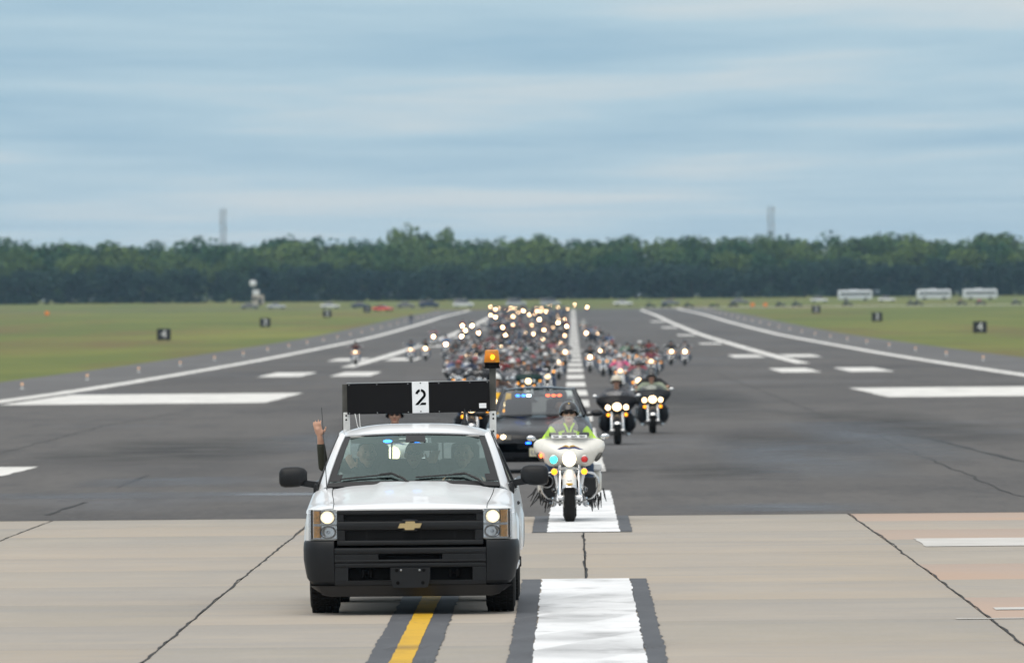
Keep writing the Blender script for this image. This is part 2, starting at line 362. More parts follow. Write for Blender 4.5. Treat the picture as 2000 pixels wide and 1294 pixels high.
    def slab(s, fn, nu, nv, th, mat=0):
        """grid with thickness th (a vector or a scalar along the local normal)"""
        P = [[Vector(fn(i/nu, j/nv)) for i in range(nu+1)] for j in range(nv+1)]
        vs = []; fs = []
        for j in range(nv+1):
            for i in range(nu+1): vs.append(P[j][i])
        for j in range(nv+1):
            for i in range(nu+1):
                if isinstance(th, (tuple, list, Vector)): vs.append(P[j][i] + Vector(th)); continue
                du = P[j][min(i+1, nu)] - P[j][max(i-1, 0)]; dv = P[min(j+1, nv)][i] - P[max(j-1, 0)][i]
                nn = du.cross(dv); nn = nn.normalized() if nn.length > 1e-9 else Vector((0, 0, 1)); vs.append(P[j][i] - nn*th)
        W = nu+1; O = W*(nv+1)
        for j in range(nv):
            for i in range(nu):
                a = [j*W+i, j*W+i+1, (j+1)*W+i+1, (j+1)*W+i]; fs.append(a); fs.append([k+O for k in a[::-1]])
        ring = [i for i in range(W)] + [j*W+nu for j in range(1, nv+1)] + [nv*W+i for i in range(nu-1, -1, -1)] + [j*W for j in range(nv-1, 0, -1)]
        for k in range(len(ring)):
            a, b = ring[k], ring[(k+1) % len(ring)]; fs.append([b, a, a+O, b+O])
        return s.add(vs, fs, mat)
    def sweep(s, plan, profile, mat=0, cap=True):
        """closed profile of (inset, z) swept along a plan polyline of (x, y); inset is measured towards the back"""
        secs = []
        for i, p in enumerate(plan):
            a = Vector(plan[max(i-1, 0)]); b = Vector(plan[min(i+1, len(plan)-1)]); t = (b-a).normalized()
            nrm = Vector((-t.y, t.x)); pr = profile(i) if callable(profile) else profile
            secs.append([(p[0]+nrm.x*q[0], p[1]+nrm.y*q[0], q[1]) for q in pr])
        return s.loft(secs, True, cap, mat)
    def mirror(s):
        o = len(s.v); s.v += [(-x, y, z) for x, y, z in s.v]
        for f, m in list(zip(s.f, s.m)): s.f.append([i+o for i in f[::-1]]); s.m.append(m)
        return s
    def mesh(s, name, mats, ang=38, fix=True):
        me = bpy.data.meshes.new(name); me.from_pydata(s.v, [], s.f)
        for m in mats: me.materials.append(MATS[m] if isinstance(m, str) else m)
        me.polygons.foreach_set('material_index', s.m)
        if fix:
            bm = bmesh.new(); bm.from_mesh(me); bmesh.ops.remove_doubles(bm, verts=bm.verts, dist=1e-5)
            bmesh.ops.recalc_face_normals(bm, faces=bm.faces); bm.to_mesh(me); bm.free()
        me.polygons.foreach_set('use_smooth', [True]*len(me.polygons))
        me.set_sharp_from_angle(angle=R(ang)); me.update(); return me
    def build(s, name, mats, parent=None, ang=38, fix=True):
        return link(name, s.mesh(name, mats if isinstance(mats, (list, tuple)) else [mats], ang, fix), parent)
def link(name, me, parent=None, color=None):
    o = bpy.data.objects.new(name, me); COL.objects.link(o)
    if parent is not None: o.parent = parent
    if color is not None: o.color = (*color, 1)
    return o
def tag(o, label=None, cat=None, group=None, kind=None):
    if label: o['label'] = label
    if cat: o['category'] = cat
    if group: o['group'] = group
    if kind: o['kind'] = kind
    return o
def thing(name, label, cat, loc=(0, 0, 0), rz=0, group=None):
    o = bpy.data.objects.new(name, None); COL.objects.link(o); o.empty_display_size = .2
    o.location = loc; o.rotation_euler = (0, 0, rz); return tag(o, label, cat, group)
def text_mesh(txt, size, depth, mat, name='numeral'):
    c = bpy.data.curves.new('t', 'FONT'); c.body = txt; c.size = size; c.extrude = depth; c.align_x = 'CENTER'; c.align_y = 'CENTER'; c.resolution_u = 3
    o = bpy.data.objects.new('t', c); COL.objects.link(o); dg = bpy.context.evaluated_depsgraph_get()
    me = bpy.data.meshes.new_from_object(o.evaluated_get(dg)); bpy.data.objects.remove(o); bpy.data.curves.remove(c)
    me.transform(Matrix.Rotation(R(90), 4, 'X')); me.name = name; me.materials.clear(); me.materials.append(MATS[mat]); return me

# ------------------------------------------------------------------ organic bodies: tapered limbs fused into one surface
def fuse(name, caps, mats, vox=.014, smooth=4):
    """caps: (p0, p1, r0, r1, material) limbs, or (centre, radii, None, None, material) ellipsoids; one continuous skin"""
    mb = MB()
    for c in caps:
        if c[2] is None: mb.ell(c[0], c[1], 14, 10)
        else:
            p0, p1, r0, r1 = Vector(c[0]), Vector(c[1]), c[2], c[3]
            mb.tube([p0, p1], [r0, r1], 12); mb.ell(p0, (r0,)*3, 12, 8); mb.ell(p1, (r1,)*3, 12, 8)
    me = bpy.data.meshes.new('tmp'); me.from_pydata(mb.v, [], mb.f)
    bm = bmesh.new(); bm.from_mesh(me); bmesh.ops.recalc_face_normals(bm, faces=bm.faces); bm.to_mesh(me); bm.free()
    o = bpy.data.objects.new('tmp', me); COL.objects.link(o)
    rm = o.modifiers.new('r', 'REMESH'); rm.mode = 'VOXEL'; rm.voxel_size = vox
    sm = o.modifiers.new('s', 'SMOOTH'); sm.factor = .5; sm.iterations = smooth
    dg = bpy.context.evaluated_depsgraph_get(); out = bpy.data.meshes.new_from_object(o.evaluated_get(dg))
    bpy.data.objects.remove(o); bpy.data.meshes.remove(me)
    n = len(out.polygons); C = np.zeros(n*3, dtype=np.float32); out.polygons.foreach_get('center', C); C = C.reshape(-1, 3)
    best = np.full(n, 1e9); idx = np.zeros(n, dtype=np.int32)
    for c in caps:
        if c[2] is None:
            d = (np.linalg.norm((C-np.array(c[0]))/np.array(c[1]), axis=1)-1)*min(c[1])
        else:
            a = np.array(c[0]); b = np.array(c[1]); ab = b-a; t = np.clip(((C-a)@ab)/max(1e-9, ab@ab), 0, 1)
            d = np.linalg.norm(C-(a+t[:, None]*ab), axis=1)-(c[2]+(c[3]-c[2])*t)
        k = d < best; best[k] = d[k]; idx[k] = c[4]
    out.materials.clear()
    for m in mats: out.materials.append(MATS[m])
    out.polygons.foreach_set('material_index', idx); out.polygons.foreach_set('use_smooth', [True]*n); out.name = name; out.update()
    return out
def head_caps(c, skin, lip, sc=1.0, yaw=0, detail=True):
    """a head facing -Y turned by yaw; c is its centre"""
    Rz = Matrix.Rotation(yaw, 3, 'Z'); c = Vector(c)
    P = lambda x, y, z: tuple(c + Rz @ Vector((x, y, z))*sc)
    out = [(tuple(c), (.078*sc, .098*sc, .112*sc), None, None, skin), (P(0, -.03, -.06), P(0, -.055, -.09), .058*sc, .040*sc, skin)]
    if detail:
        out += [(P(0, -.092, .02), P(0, -.112, -.022), .012*sc, .017*sc, skin), (P(-.017, -.090, -.060), P(.017, -.090, -.060), .008*sc, .008*sc, lip),
                (P(-.078, .005, .0), P(-.082, .012, -.025), .016*sc, .013*sc, skin), (P(.078, .005, .0), P(.082, .012, -.025), .016*sc, .013*sc, skin),
                (P(-.045, -.082, .03), P(.045, -.082, .03), .013*sc, .013*sc, skin), (P(-.05, -.068, -.02), P(-.045, -.07, -.025), .022*sc, .02*sc, skin), (P(.05, -.068, -.02), P(.045, -.07, -.025), .022*sc, .02*sc, skin)]
    return out
def hand_caps(w, fdir, side, skin, spread=.18, curl=.25, thumb=1, sc=1.0):
    """open hand: w wrist, fdir direction of the fingers, side direction across the palm towards the thumb"""
    w = Vector(w); f = Vector(fdir).normalized(); s_ = Vector(side); s_ = (s_ - f*s_.dot(f)).normalized(); n = f.cross(s_)
    out = [(tuple(w), tuple(w+f*.07*sc), .024*sc, .028*sc, skin)]
    base = w + f*.085*sc
    for k, (off, ln) in enumerate(((.033, .068), (.011, .078), (-.011, .072), (-.031, .058))):
        b0 = base + s_*off*sc; d = (f + s_*off/.033*spread).normalized()
        out.append((tuple(w+f*.035*sc+s_*off*.8*sc), tuple(b0), .014*sc, .0115*sc, skin))
        m = b0 + d*ln*.5*sc; out.append((tuple(b0), tuple(m), .0105*sc, .0095*sc, skin))
        t = m + (d + n*curl).normalized()*ln*.5*sc; out.append((tuple(m), tuple(t), .0095*sc, .0075*sc, skin))
    tb = w + f*.025*sc + s_*.028*sc*thumb; tm = tb + (f*.6+s_*.8*thumb).normalized()*.045*sc; tt = tm + (f*.85+s_*.45*thumb).normalized()*.035*sc
    out += [(tuple(w+f*.02*sc), tuple(tb), .017*sc, .015*sc, skin), (tuple(tb), tuple(tm), .0135*sc, .012*sc, skin), (tuple(tm), tuple(tt), .0115*sc, .0085*sc, skin)]
    return out
def grip_caps(w, g, skin):
    """fist round a bar end at g"""
    w = Vector(w); g = Vector(g); d = (g-w).normalized(); x = Vector((1 if g.x > 0 else -1, 0, 0)); out = [(tuple(w), tuple(g), .03, .034, skin)]
    for k in range(4):
        b = g + x*(.033-.022*k); out += [(tuple(b), tuple(b+Vector((0, -.034, -.004))), .012, .011, skin), (tuple(b+Vector((0, -.034, -.004))), tuple(b+Vector((0, -.026, -.034))), .0105, .0095, skin)]
    out.append((tuple(g-x*.035), tuple(g-x*.04+Vector((0, -.02, -.03))), .013, .011, skin)); return out
# ------------------------------------------------------------------ the setting
def stations(y0, y1):
    return [y0] + [y for y in STN if y0 < y < y1] + [y1]
def sheet(name, xs, y0, y1, dz, mat, kind='structure', parent=None):
    ys = stations(y0, y1); mb = MB(); n = len(xs)
    vs = [(x, y, zg(y)+dz) for y in ys for x in xs]
    fs = [[j*n+i, j*n+i+1, (j+1)*n+i+1, (j+1)*n+i] for j in range(len(ys)-1) for i in range(n-1)]
    o = mb.add(vs, fs).build(name, mat, parent, fix=False)
    if kind: o['kind'] = kind
    return o
sheet('grass_field', [-3000, -1500, -500, -200, -80, -29, 0, 29, 80, 200, 500, 1500, 3000], -400, 6400, 0, 'grass')
RUN_Y1 = 2010
AS0 = 123.0
sheet('shoulder', [-30.5, -23.6], AS0, RUN_Y1, .014, 'shoulder_asphalt'); sheet('shoulder', [23.6, 30.5], AS0, RUN_Y1, .014, 'shoulder_asphalt')
runway = sheet('runway', [-23.6, -12, 0, 12, 23.6], AS0, RUN_Y1, SURF, 'asphalt')
sheet('taxiway', [15, 60, 160, 420], 2020, 2042, .02, 'dull_paint')
sheet('taxiway', [-260, -120, -40, 15], 2120, 2150, .02, 'shoulder_asphalt')
# concrete end: slabs laid one by one over a dark bed
pad = sheet('concrete_pad', [-80, -10.83, 10.83, 80], -300, AS0-.012, .006, 'joint_dark')
sheet('concrete_apron', [-80, -10.83], -300, AS0-.012, SURF, 'concrete'); sheet('concrete_apron', [10.83, 80], -300, AS0-.012, SURF, 'concrete')
sheet('concrete_apron', [-10.82, 10.82], -300, 59.9, SURF, 'concrete')
rows = [60, 65.3, 70.6, 75.9, 81.3, 86.9, 92.4, 97.9, 103.2, 108.4, 113.3, 118.2, AS0-.012]
rs = random.Random(3)
for i in range(6):
    for j in range(len(rows)-1):
        x0, x1 = -10.8+3.6*i+.008, -10.8+3.6*(i+1)-.008; y0, y1 = rows[j]+.004, rows[j+1]-.004
        dz = rs.uniform(-.0025, 0); mb = MB(); b = .006
        z = lambda y: zg(y)+SURF+dz
        o4 = [(x0, y0), (x1, y0), (x1, y1), (x0, y1)]; i4 = [(x0+b, y0+b), (x1-b, y0+b), (x1-b, y1-b), (x0+b, y1-b)]
        vs = [(x, y, z(y)-.02) for x, y in o4] + [(x, y, z(y)-b*.7) for x, y in o4] + [(x, y, z(y)) for x, y in i4]
        fs = [[8, 9, 10, 11]] + [[k, (k+1) % 4, 4+(k+1) % 4, 4+k] for k in range(4)] + [[4+k, 4+(k+1) % 4, 8+(k+1) % 4, 8+k] for k in range(4)]
        mb.add(vs, fs).build('concrete_slab', 'concrete_pink' if (i >= 4 and j in (2, 4, 6, 9, 11)) or (i == 5 and j == 7) else 'concrete', pad, fix=False)
def ribbon(name, pts, w, dz, mat, parent=None, jit=0, step=None, seed=0, kind=None):
    """flat strip of width w (number or function of arc length) along (x, y) points with ragged edges"""
    rr = random.Random(seed); P = []
    for i in range(len(pts)-1):
        a, b = Vector(pts[i]), Vector(pts[i+1]); n = max(1, int((b-a).length/(step or 1e9)))
        P += [a.lerp(b, k/n) for k in range(n)]
    P.append(Vector(pts[-1])); Q = [P[0]]
    for a, b in zip(P[:-1], P[1:]):                      # also break at the profile's stations
        for y in [y for y in (STN if b.y > a.y else STN[::-1]) if min(a.y, b.y)+1e-6 < y < max(a.y, b.y)-1e-6]: Q.append(a.lerp(b, (y-a.y)/(b.y-a.y)))
        Q.append(b)
    vs = []
    for i, p in enumerate(Q):
        t = (Q[min(i+1, len(Q)-1)]-Q[max(i-1, 0)]).normalized(); nr = Vector((-t.y, t.x)); ww = w(i/len(Q)) if callable(w) else w
        for sg in (1, -1):
            q = p + nr*sg*(ww/2 + rr.uniform(-jit, jit)); vs.append((q.x, q.y, zg(q.y)+dz))
    o = MB().add(vs, [[2*i, 2*i+1, 2*i+3, 2*i+2] for i in range(len(Q)-1)]).build(name, mat, parent, fix=False)
    if kind: o['kind'] = kind
    return o
# joints: sealed, ragged
def wig(x, y0, y1, amp, n, seed):
    r_ = random.Random(seed); off = 0; out = []
    for i in range(n+1):
        off = .6*off + r_.uniform(-amp, amp); out.append((x+off, y0+(y1-y0)*i/n))
    return out
for k, x in enumerate((-7.2, -3.6, 0, 3.6, 7.2)):
    r_ = random.Random(50+k)
    ribbon('joint_sealant', wig(x, 60, AS0-.02, .013, 110, 40+k), lambda t, r_=r_: r_.uniform(.013, .026), SURF+.003, 'sealant', pad, .005, None, k)
ribbon('joint_sealant', [(-30, AS0-.01), (-5, AS0+.02), (0, AS0-.02), (30, AS0)], .06, SURF+.003, 'sealant', pad, .015, .7, 9)
# cracks in the asphalt, traced on the ground
def crack(pxs, w, seed, mat='sealant', dz=.004):
    pts = [at(*p) for p in pxs]; P = []; r_ = random.Random(seed)
    for a, b in zip(pts[:-1], pts[1:]):
        n = max(2, int((b-a).length/2.5))
        for k in range(n):
            q = a.lerp(b, k/n); P.append((q.x+r_.uniform(-.05, .05), q.y))
    P.append((pts[-1].x, pts[-1].y)); ribbon('crack', P, lambda t: r_.uniform(.5, 1.3)*w, SURF+dz, mat, runway, w*.2, None, seed)
crack([(2060, 985), (1985, 966), (1950, 955), (1900, 930), (1830, 903), (1760, 872), (1700, 842), (1640, 822), (1560, 792), (1480, 760), (1400, 728)], .055, 1)
crack([(2040, 908), (1960, 893), (1900, 878), (1840, 862), (1760, 846)], .16, 2)
crack([(95, 1006), (130, 992), (168, 981)], .10, 3); crack([(232, 953), (262, 940), (292, 928)], .09, 4)
crack([(0, 884), (90, 862), (200, 832), (290, 816), (380, 800)], .05, 5)
# damp and rubbed patches
def patch(x0, x1, y0, y1, mat, dz=.0035):
    ys = stations(y0, y1); MB().add([(x, y, zg(y)+SURF+dz) for y in ys for x in (x0, x1)], [[2*i, 2*i+1, 2*i+3, 2*i+2] for i in range(len(ys)-1)]).build('stain', mat, runway, fix=False)
patch(-14, -2.5, 139, 146, 'damp_asphalt'); patch(-5.6, -3.6, 140.5, 143.5, 'pale_smear', .005); patch(-8.8, -5.2, 150, 163, 'damp_asphalt', .0045)
patch(-8, -2, 196, 240, 'damp_asphalt', .0042); patch(2.5, 6.2, 150, 215, 'damp_asphalt', .0036); patch(5.2, 8.6, 170, 260, 'damp_asphalt', .0048); patch(.9, 4.6, 124, 131, 'damp_asphalt', .0052)
patch(1.2, 4, 152, 175, 'rubber_smear', .0032); patch(3, 7, 178, 230, 'rubber_smear', .0034); patch(-7.5, -2, 220, 330, 'rubber_smear', .0036); patch(1, 7, 260, 420, 'rubber_smear', .0034); patch(6, 11, 196, 300, 'rubber_smear', .0031); patch(-12, -6, 175, 230, 'rubber_smear', .0029)
# painted markings
def mark(name, x0, x1, y0, y1, mat='runway_paint', dz=.008, parent=runway, jit=.012, step=2.0, seed=1):
    return ribbon(name, [((x0+x1)/2, y0), ((x0+x1)/2, y1)], x1-x0, SURF+dz, mat, parent, jit, step, seed)
W2 = .455
mark('centreline_stripe', -W2, W2, 64, 93.6, 'white_paint', .008, pad, .012, .35, 2)
mark('stripe_border', -W2-.20, -W2, 64, 93.6, 'black_border', .005, pad, .014, .3, 3); mark('stripe_border', W2, W2+.17, 64, 93.6, 'black_border', .005, pad, .014, .3, 4)
mark('centreline_stripe', -W2, W2, 113.4, AS0-.03, 'white_paint', .008, pad, .01, .35, 5)
mark('stripe_border', -W2-.19, -W2, 113.4, AS0-.03, 'black_border', .005, pad, .012, .3, 6); mark('stripe_border', W2, W2+.16, 113.4, AS0-.03, 'black_border', .005, pad, .012, .3, 7)
mark('centreline_stripe', -W2, W2, AS0+.03, 143, 'white_paint', .008, runway, .012, .5, 8)
for k in range(37):
    y0 = 164+50*k
    mark('centreline_stripe', -W2, W2, y0, y0+29, 'runway_paint', .008, runway, .02, 2, 20+k)
def scuff(x0, y0, x1, y1, w, dz=.0125):
    ribbon('tyre_scuff', [(x0, y0), (x1, y1)], w, SURF+dz, 'scuff', pad, .02, .4, int(y0*10))
for k, (x0, y0, x1, y1, w) in enumerate(((-.46, 68.5, .42, 72.0, .8), (-.40, 72.4, .45, 76.6, .9), (-.46, 76.2, .40, 79.6, .7), (-.44, 80.5, .30, 84.2, .8), (-.3, 85.6, .44, 89.0, .6), (-.44, 64.6, .44, 67.6, .6))): scuff(x0, y0, x1, y1, w, .0125+.0008*k)
scuff(-1.60, 70.5, -1.42, 73.0, .35, .0135); scuff(-1.60, 74.6, -1.43, 76.0, .3, .0138); scuff(-1.60, 66.0, -1.42, 67.8, .3, .0142)
mark('yellow_taxi_line', -1.60, -1.42, 58, 105, 'yellow_paint', .010, pad, .006, .4, 60)
mark('line_border', -1.79, -1.58, 58, 105, 'black_border', .006, pad, .012, .3, 61); mark('line_border', -1.44, -1.24, 58, 105, 'black_border', .0065, pad, .014, .3, 62)
mark('painted_bar', 3.95, 10.6, 104.9, 108.6, 'dull_paint', .006, pad, .012, .5, 63); mark('painted_bar', 3.75, 10.6, 83.3, 83.9, 'dull_paint', .006, pad, .02, .5, 64)
mark('painted_bar', 3.3, 4.3, 81.0, 81.15, 'dull_paint', .006, pad, .02, .2, 65)
for sg in (-1, 1):
    a, b = sorted((sg*22.45, sg*23.4)); mark('edge_line', a, b, AS0+60, RUN_Y1-12, 'runway_paint', .008, runway, .05, 6, 70+sg)
    a, b = sorted((sg*13.95, sg*14.85)); mark('lane_line', a, b, 572, 1930, 'runway_paint', .010, runway, .05, 6, 74+sg)
    a, b = sorted((sg*11.8, sg*21.9)); mark('aiming_block', a, b, 343, 392, 'runway_paint', .008, runway, .06, 3, 78+sg)
    for (y0, y1, two) in ((497, 531, 1), (640, 672, 1), (826, 850, 0), (1004, 1030, 0), (1180, 1206, 0), (1350, 1380, 0)):
        for xa, xb in (((11.3, 13.5), (15.1, 17.5)) if two else ((11.6, 13.6),)):
            a, b = sorted((sg*xa, sg*xb)); mark('zone_bar', a, b, y0, y1, 'runway_paint', .006, runway, .05, 3, int(80+y0))
mark('zone_bar', -14.2, -10.55, 163, 177, 'runway_paint', .008, runway, .04, 1, 99)

# runway edge lights: stake lamps along both edges
el_base = MB().lathe([(.16, 0), (.16, .05), (.05, .07), (.04, .30)], (0, 0, 0), (0, 0, 1), 8).mesh('base', ['dirty_white'])
el_lens = MB().lathe([(.085, .30), (.10, .36), (.085, .44), (.03, .49)], (0, 0, 0), (0, 0, 1), 8).mesh('lens', ['edge_lamp'])
side_txt = {-1: 'left', 1: 'right'}
for sg in (-1, 1):
    for k in range(24):
        y = (432 if sg < 0 else 470) + 58*k
        t = thing('edge_light', f'small orange edge lamp on the {side_txt[sg]} runway shoulder', 'lamp', (sg*26.4, y, zg(y)+.014), 0, f'edge lamps of the {side_txt[sg]} shoulder')
        t.scale = (.62,)*3; link('base', el_base, t); link('lens', el_lens, t)
# distance signs
panel_me = MB().box((0, 0, .78), (1.5, .22, 1.25), .03).mesh('panel', ['sign_black'])
leg_me = MB().box((0, 0, .11), (.08, .08, .24), .01).mesh('leg', ['dark_metal'])
NUM = {d: text_mesh(d, 1.25, .006, 'white_plate') for d in '1234'}
def dist_sign(px, py, y, d, side):
    x = X_at(px, y, .75); t = thing('distance_sign', f'{side} black roadside board with the white numeral {d} in the {side} grass', 'sign', (x, y, zg(y)), 0, 'distance signs')
    link('panel', panel_me, t)
    for s in (-.5, .5): link('leg', leg_me, t).location.x = s
    link('numeral', NUM[d], t).location = (0, -.118, .78)
for px, y, d in ((320, 985, '4'), (518, 1290, '3'), (639, 1595, '2'), (717, 1900, '1')): dist_sign(px, 0, y, d, 'left')
for px, y, d in ((1914, 985, '4'), (1713, 1290, '3'), (1594, 1595, '2')): dist_sign(px, 0, y, d, 'right')

# ------------------------------------------------------------------ trees
def leaf_mat(name, c0, c1, rv):
    m, n, l, b = new_mat(name); oi = n.new('ShaderNodeObjectInfo'); tc = n.new('ShaderNodeTexCoord')
    mx = n.new('ShaderNodeMix'); mx.data_type = 'RGBA'; mx.inputs[6].default_value = (*c0, 1); mx.inputs[7].default_value = (*c1, 1)
    nz = n.new('ShaderNodeTexNoise'); nz.inputs['Scale'].default_value = .35; nz.inputs['Detail'].default_value = 4; l.new(tc.outputs['Object'], nz.inputs['Vector'])
    a = n.new('ShaderNodeMath'); a.operation = 'MULTIPLY_ADD'; l.new(oi.outputs['Random'], a.inputs[0]); a.inputs[1].default_value = rv; l.new(nz.outputs[0], a.inputs[2])
    s = n.new('ShaderNodeMath'); s.operation = 'SUBTRACT'; s.use_clamp = True; l.new(a.outputs[0], s.inputs[0]); s.inputs[1].default_value = rv*.5
    l.new(s.outputs[0], mx.inputs[0]); l.new(mx.outputs[2], b.inputs['Base Color']); b.inputs['Roughness'].default_value = .8; b.inputs['Specular IOR Level'].default_value = .2
    return m
leaf_mat('leaf_broad', (.022, .070, .024), (.090, .140, .034), 1.2); leaf_mat('leaf_dark', (.007, .030, .026), (.024, .058, .034), .9)
def tree_meshes(kind, seed):
    r_ = random.Random(seed); mb = MB(); n = 1900
    if kind == 'broad':
        lobes = [(Vector((0, 0, .60)), .30)] + [(Vector((r_.uniform(-.3, .3), r_.uniform(-.3, .3), r_.uniform(.14, .80))), r_.uniform(.13, .22)) for _ in range(17)]
    else:
        lobes = [(Vector((0, 0, .45)), .34), (Vector((0, 0, .68)), .24)] + [(Vector((r_.uniform(-.3, .3), r_.uniform(-.3, .3), r_.uniform(.03, .82))), r_.uniform(.12, .2)) for _ in range(20)]
    for k in range(n):
        c, rad = r_.choice(lobes); d = Vector((r_.gauss(0, 1), r_.gauss(0, 1), r_.gauss(0, 1))).normalized()
        p = c + d*rad*(r_.uniform(.55, 1.08)); s = r_.uniform(.018, .042)
        u = (d + Vector((r_.gauss(0, .6), r_.gauss(0, .6), r_.gauss(0, .6)))).normalized(); a = u.orthogonal().normalized(); b = u.cross(a)
        mb.add([p+a*s*r_.uniform(.7, 1.2), p+b*s*r_.uniform(.7, 1.2), p-a*s*r_.uniform(.7, 1.2), p-b*s*r_.uniform(.7, 1.2)], [[0, 1, 2, 3]])
    tk = MB().tube([(0, 0, 0), (.005, 0, .2), (0, .01, .45), (.01, 0, .75)], [.030, .022, .017, .006], 7)
    for k in range(5):
        a = k*1.3+r_.random(); z0 = .25+.09*k; tk.tube([(0, 0, z0), (math.cos(a)*.14, math.sin(a)*.14, z0+.10), (math.cos(a)*.25, math.sin(a)*.25, z0+.2)], [.013, .008, .003], 5)
    return mb.mesh('crown', ['leaf_broad' if kind == 'broad' else 'leaf_dark'], fix=False), tk.mesh('trunk', ['bark'])
TV = {'broad': [tree_meshes('broad', i) for i in range(6)], 'dark': [tree_meshes('dark', 20+i) for i in range(5)]}
rt = random.Random(11)
def sector(px): return ('at the far left edge of the picture', 'on the left below the left mast', 'left of the headlights', 'straight behind the column', 'right of the runway centreline', 'below the right mast', 'at the far right behind the buses')[max(0, min(6, int(px/286)))]
def tree(kind, x, y, h, wd, label, group):
    t = thing('broadleaf_tree' if kind == 'broad' else 'dark_tree', label, 'tree', (x, y, zg(y)-.1), rt.uniform(0, 6.28), group)
    t.scale = (h*wd, h*wd, h); cr, tk = rt.choice(TV[kind]); link('trunk', tk, t); link('crown', cr, t)
for i in range(104):                      # dark front edge of the wood
    x = -270+5.3*i+rt.uniform(-1.5, 1.5); sc_ = sector(1119+x*6.04); tree('dark', x, 2930+rt.uniform(-12, 25), rt.uniform(10, 13.5), rt.uniform(1.0, 1.35), f'low dark tree on the near wood edge {sc_}', f'near wood edge {sc_}')
for row, (y0, h0, h1, n) in enumerate(((2965, 14, 17.5, 52), (3010, 17.5, 21, 50), (3070, 20, 22.5, 48), (3160, 21.5, 24.5, 46))):
    for i in range(n):
        x = -285+570*(i+.5)/n+rt.uniform(-5, 5)
        tree('broad', x, y0+rt.uniform(-15, 15), rt.uniform(h0, h1), rt.uniform(.85, 1.12), ('low leafy tree in the wood', 'mid-high leafy tree in the wood', 'tall leafy tree in the wood', 'tallest-row leafy tree in the wood')[row]+' '+sector(1119+x*5.8), f'wood row {row+2} '+sector(1119+x*5.8))
def emergent(px, ptop, y, wd, label):
    x = X_at(px, y); p = pix((x, y, gz(y))); h = (p[1]-ptop)/FPX*y; tree('broad', x, y, h*1.02, wd, label, None)
emergent(797, 434, 3500, .70, 'tallest round bluish tree standing above the wood left of centre')
emergent(838, 443, 3500, .32, 'slim bluish tree between the two tall round ones above the wood')
emergent(872, 439, 3480, .55, 'second tall round bluish tree right of the tallest above the wood')
emergent(700, 455, 3300, .45, 'brownish treetop rising above the wood left of the tallest tree')
emergent(567, 458, 3300, .45, 'small rounded treetop above the wood near the left lattice tower')
emergent(745, 460, 3350, .45, 'low treetop beside the tallest round tree')
emergent(1733, 440, 3110, .6, 'tall bushy tree breaking the skyline right of the right lattice tower')
emergent(1215, 458, 3250, .6, 'slightly taller tree on the skyline right of the runway centreline')
emergent(940, 463, 3250, .6, 'rounded skyline tree behind the pack of headlights')

# lattice towers
def lattice(px, ptop, y, w, label):
    x = X_at(px, y); p = pix((x, y, gz(y))); h = (p[1]-ptop)/FPX*y; t = thing('lattice_tower', label, 'tower', (x, y, zg(y)))
    q = w/2; L = [(-q, -q), (q, -q), (q, q), (-q, q)]
    for a, b in L: MB().tube([(a, b, 0), (a, b, h)], .16, 6).build('leg', 'tower_steel', t)
    n = int(h/w); mb = MB()
    for i in range(n):
        z0, z1 = h*i/n, h*(i+1)/n
        for k in range(4):
            a, b = L[k], L[(k+1) % 4]; mb.tube([(*a, z0), (*b, z1)], .08, 4); mb.tube([(*a, z1), (*b, z1)], .07, 4); mb.tube([(*b, z0), (*a, z1)], .08, 4)
    mb.build('bracing', 'tower_steel', t)
    for k, (z, a) in enumerate(((h*.97, 1), (h*.86, -1), (h*.78, 1))): MB().box((a*(q+.25), 0, z), (.5, .3, 1.8), .05).build('antenna_panel', 'white_wall', t)
lattice(437, 408, 3900, 2.0, 'thin grey lattice mast above the wood on the left'); lattice(1507, 403, 3900, 2.2, 'thin grey lattice mast above the wood on the right')

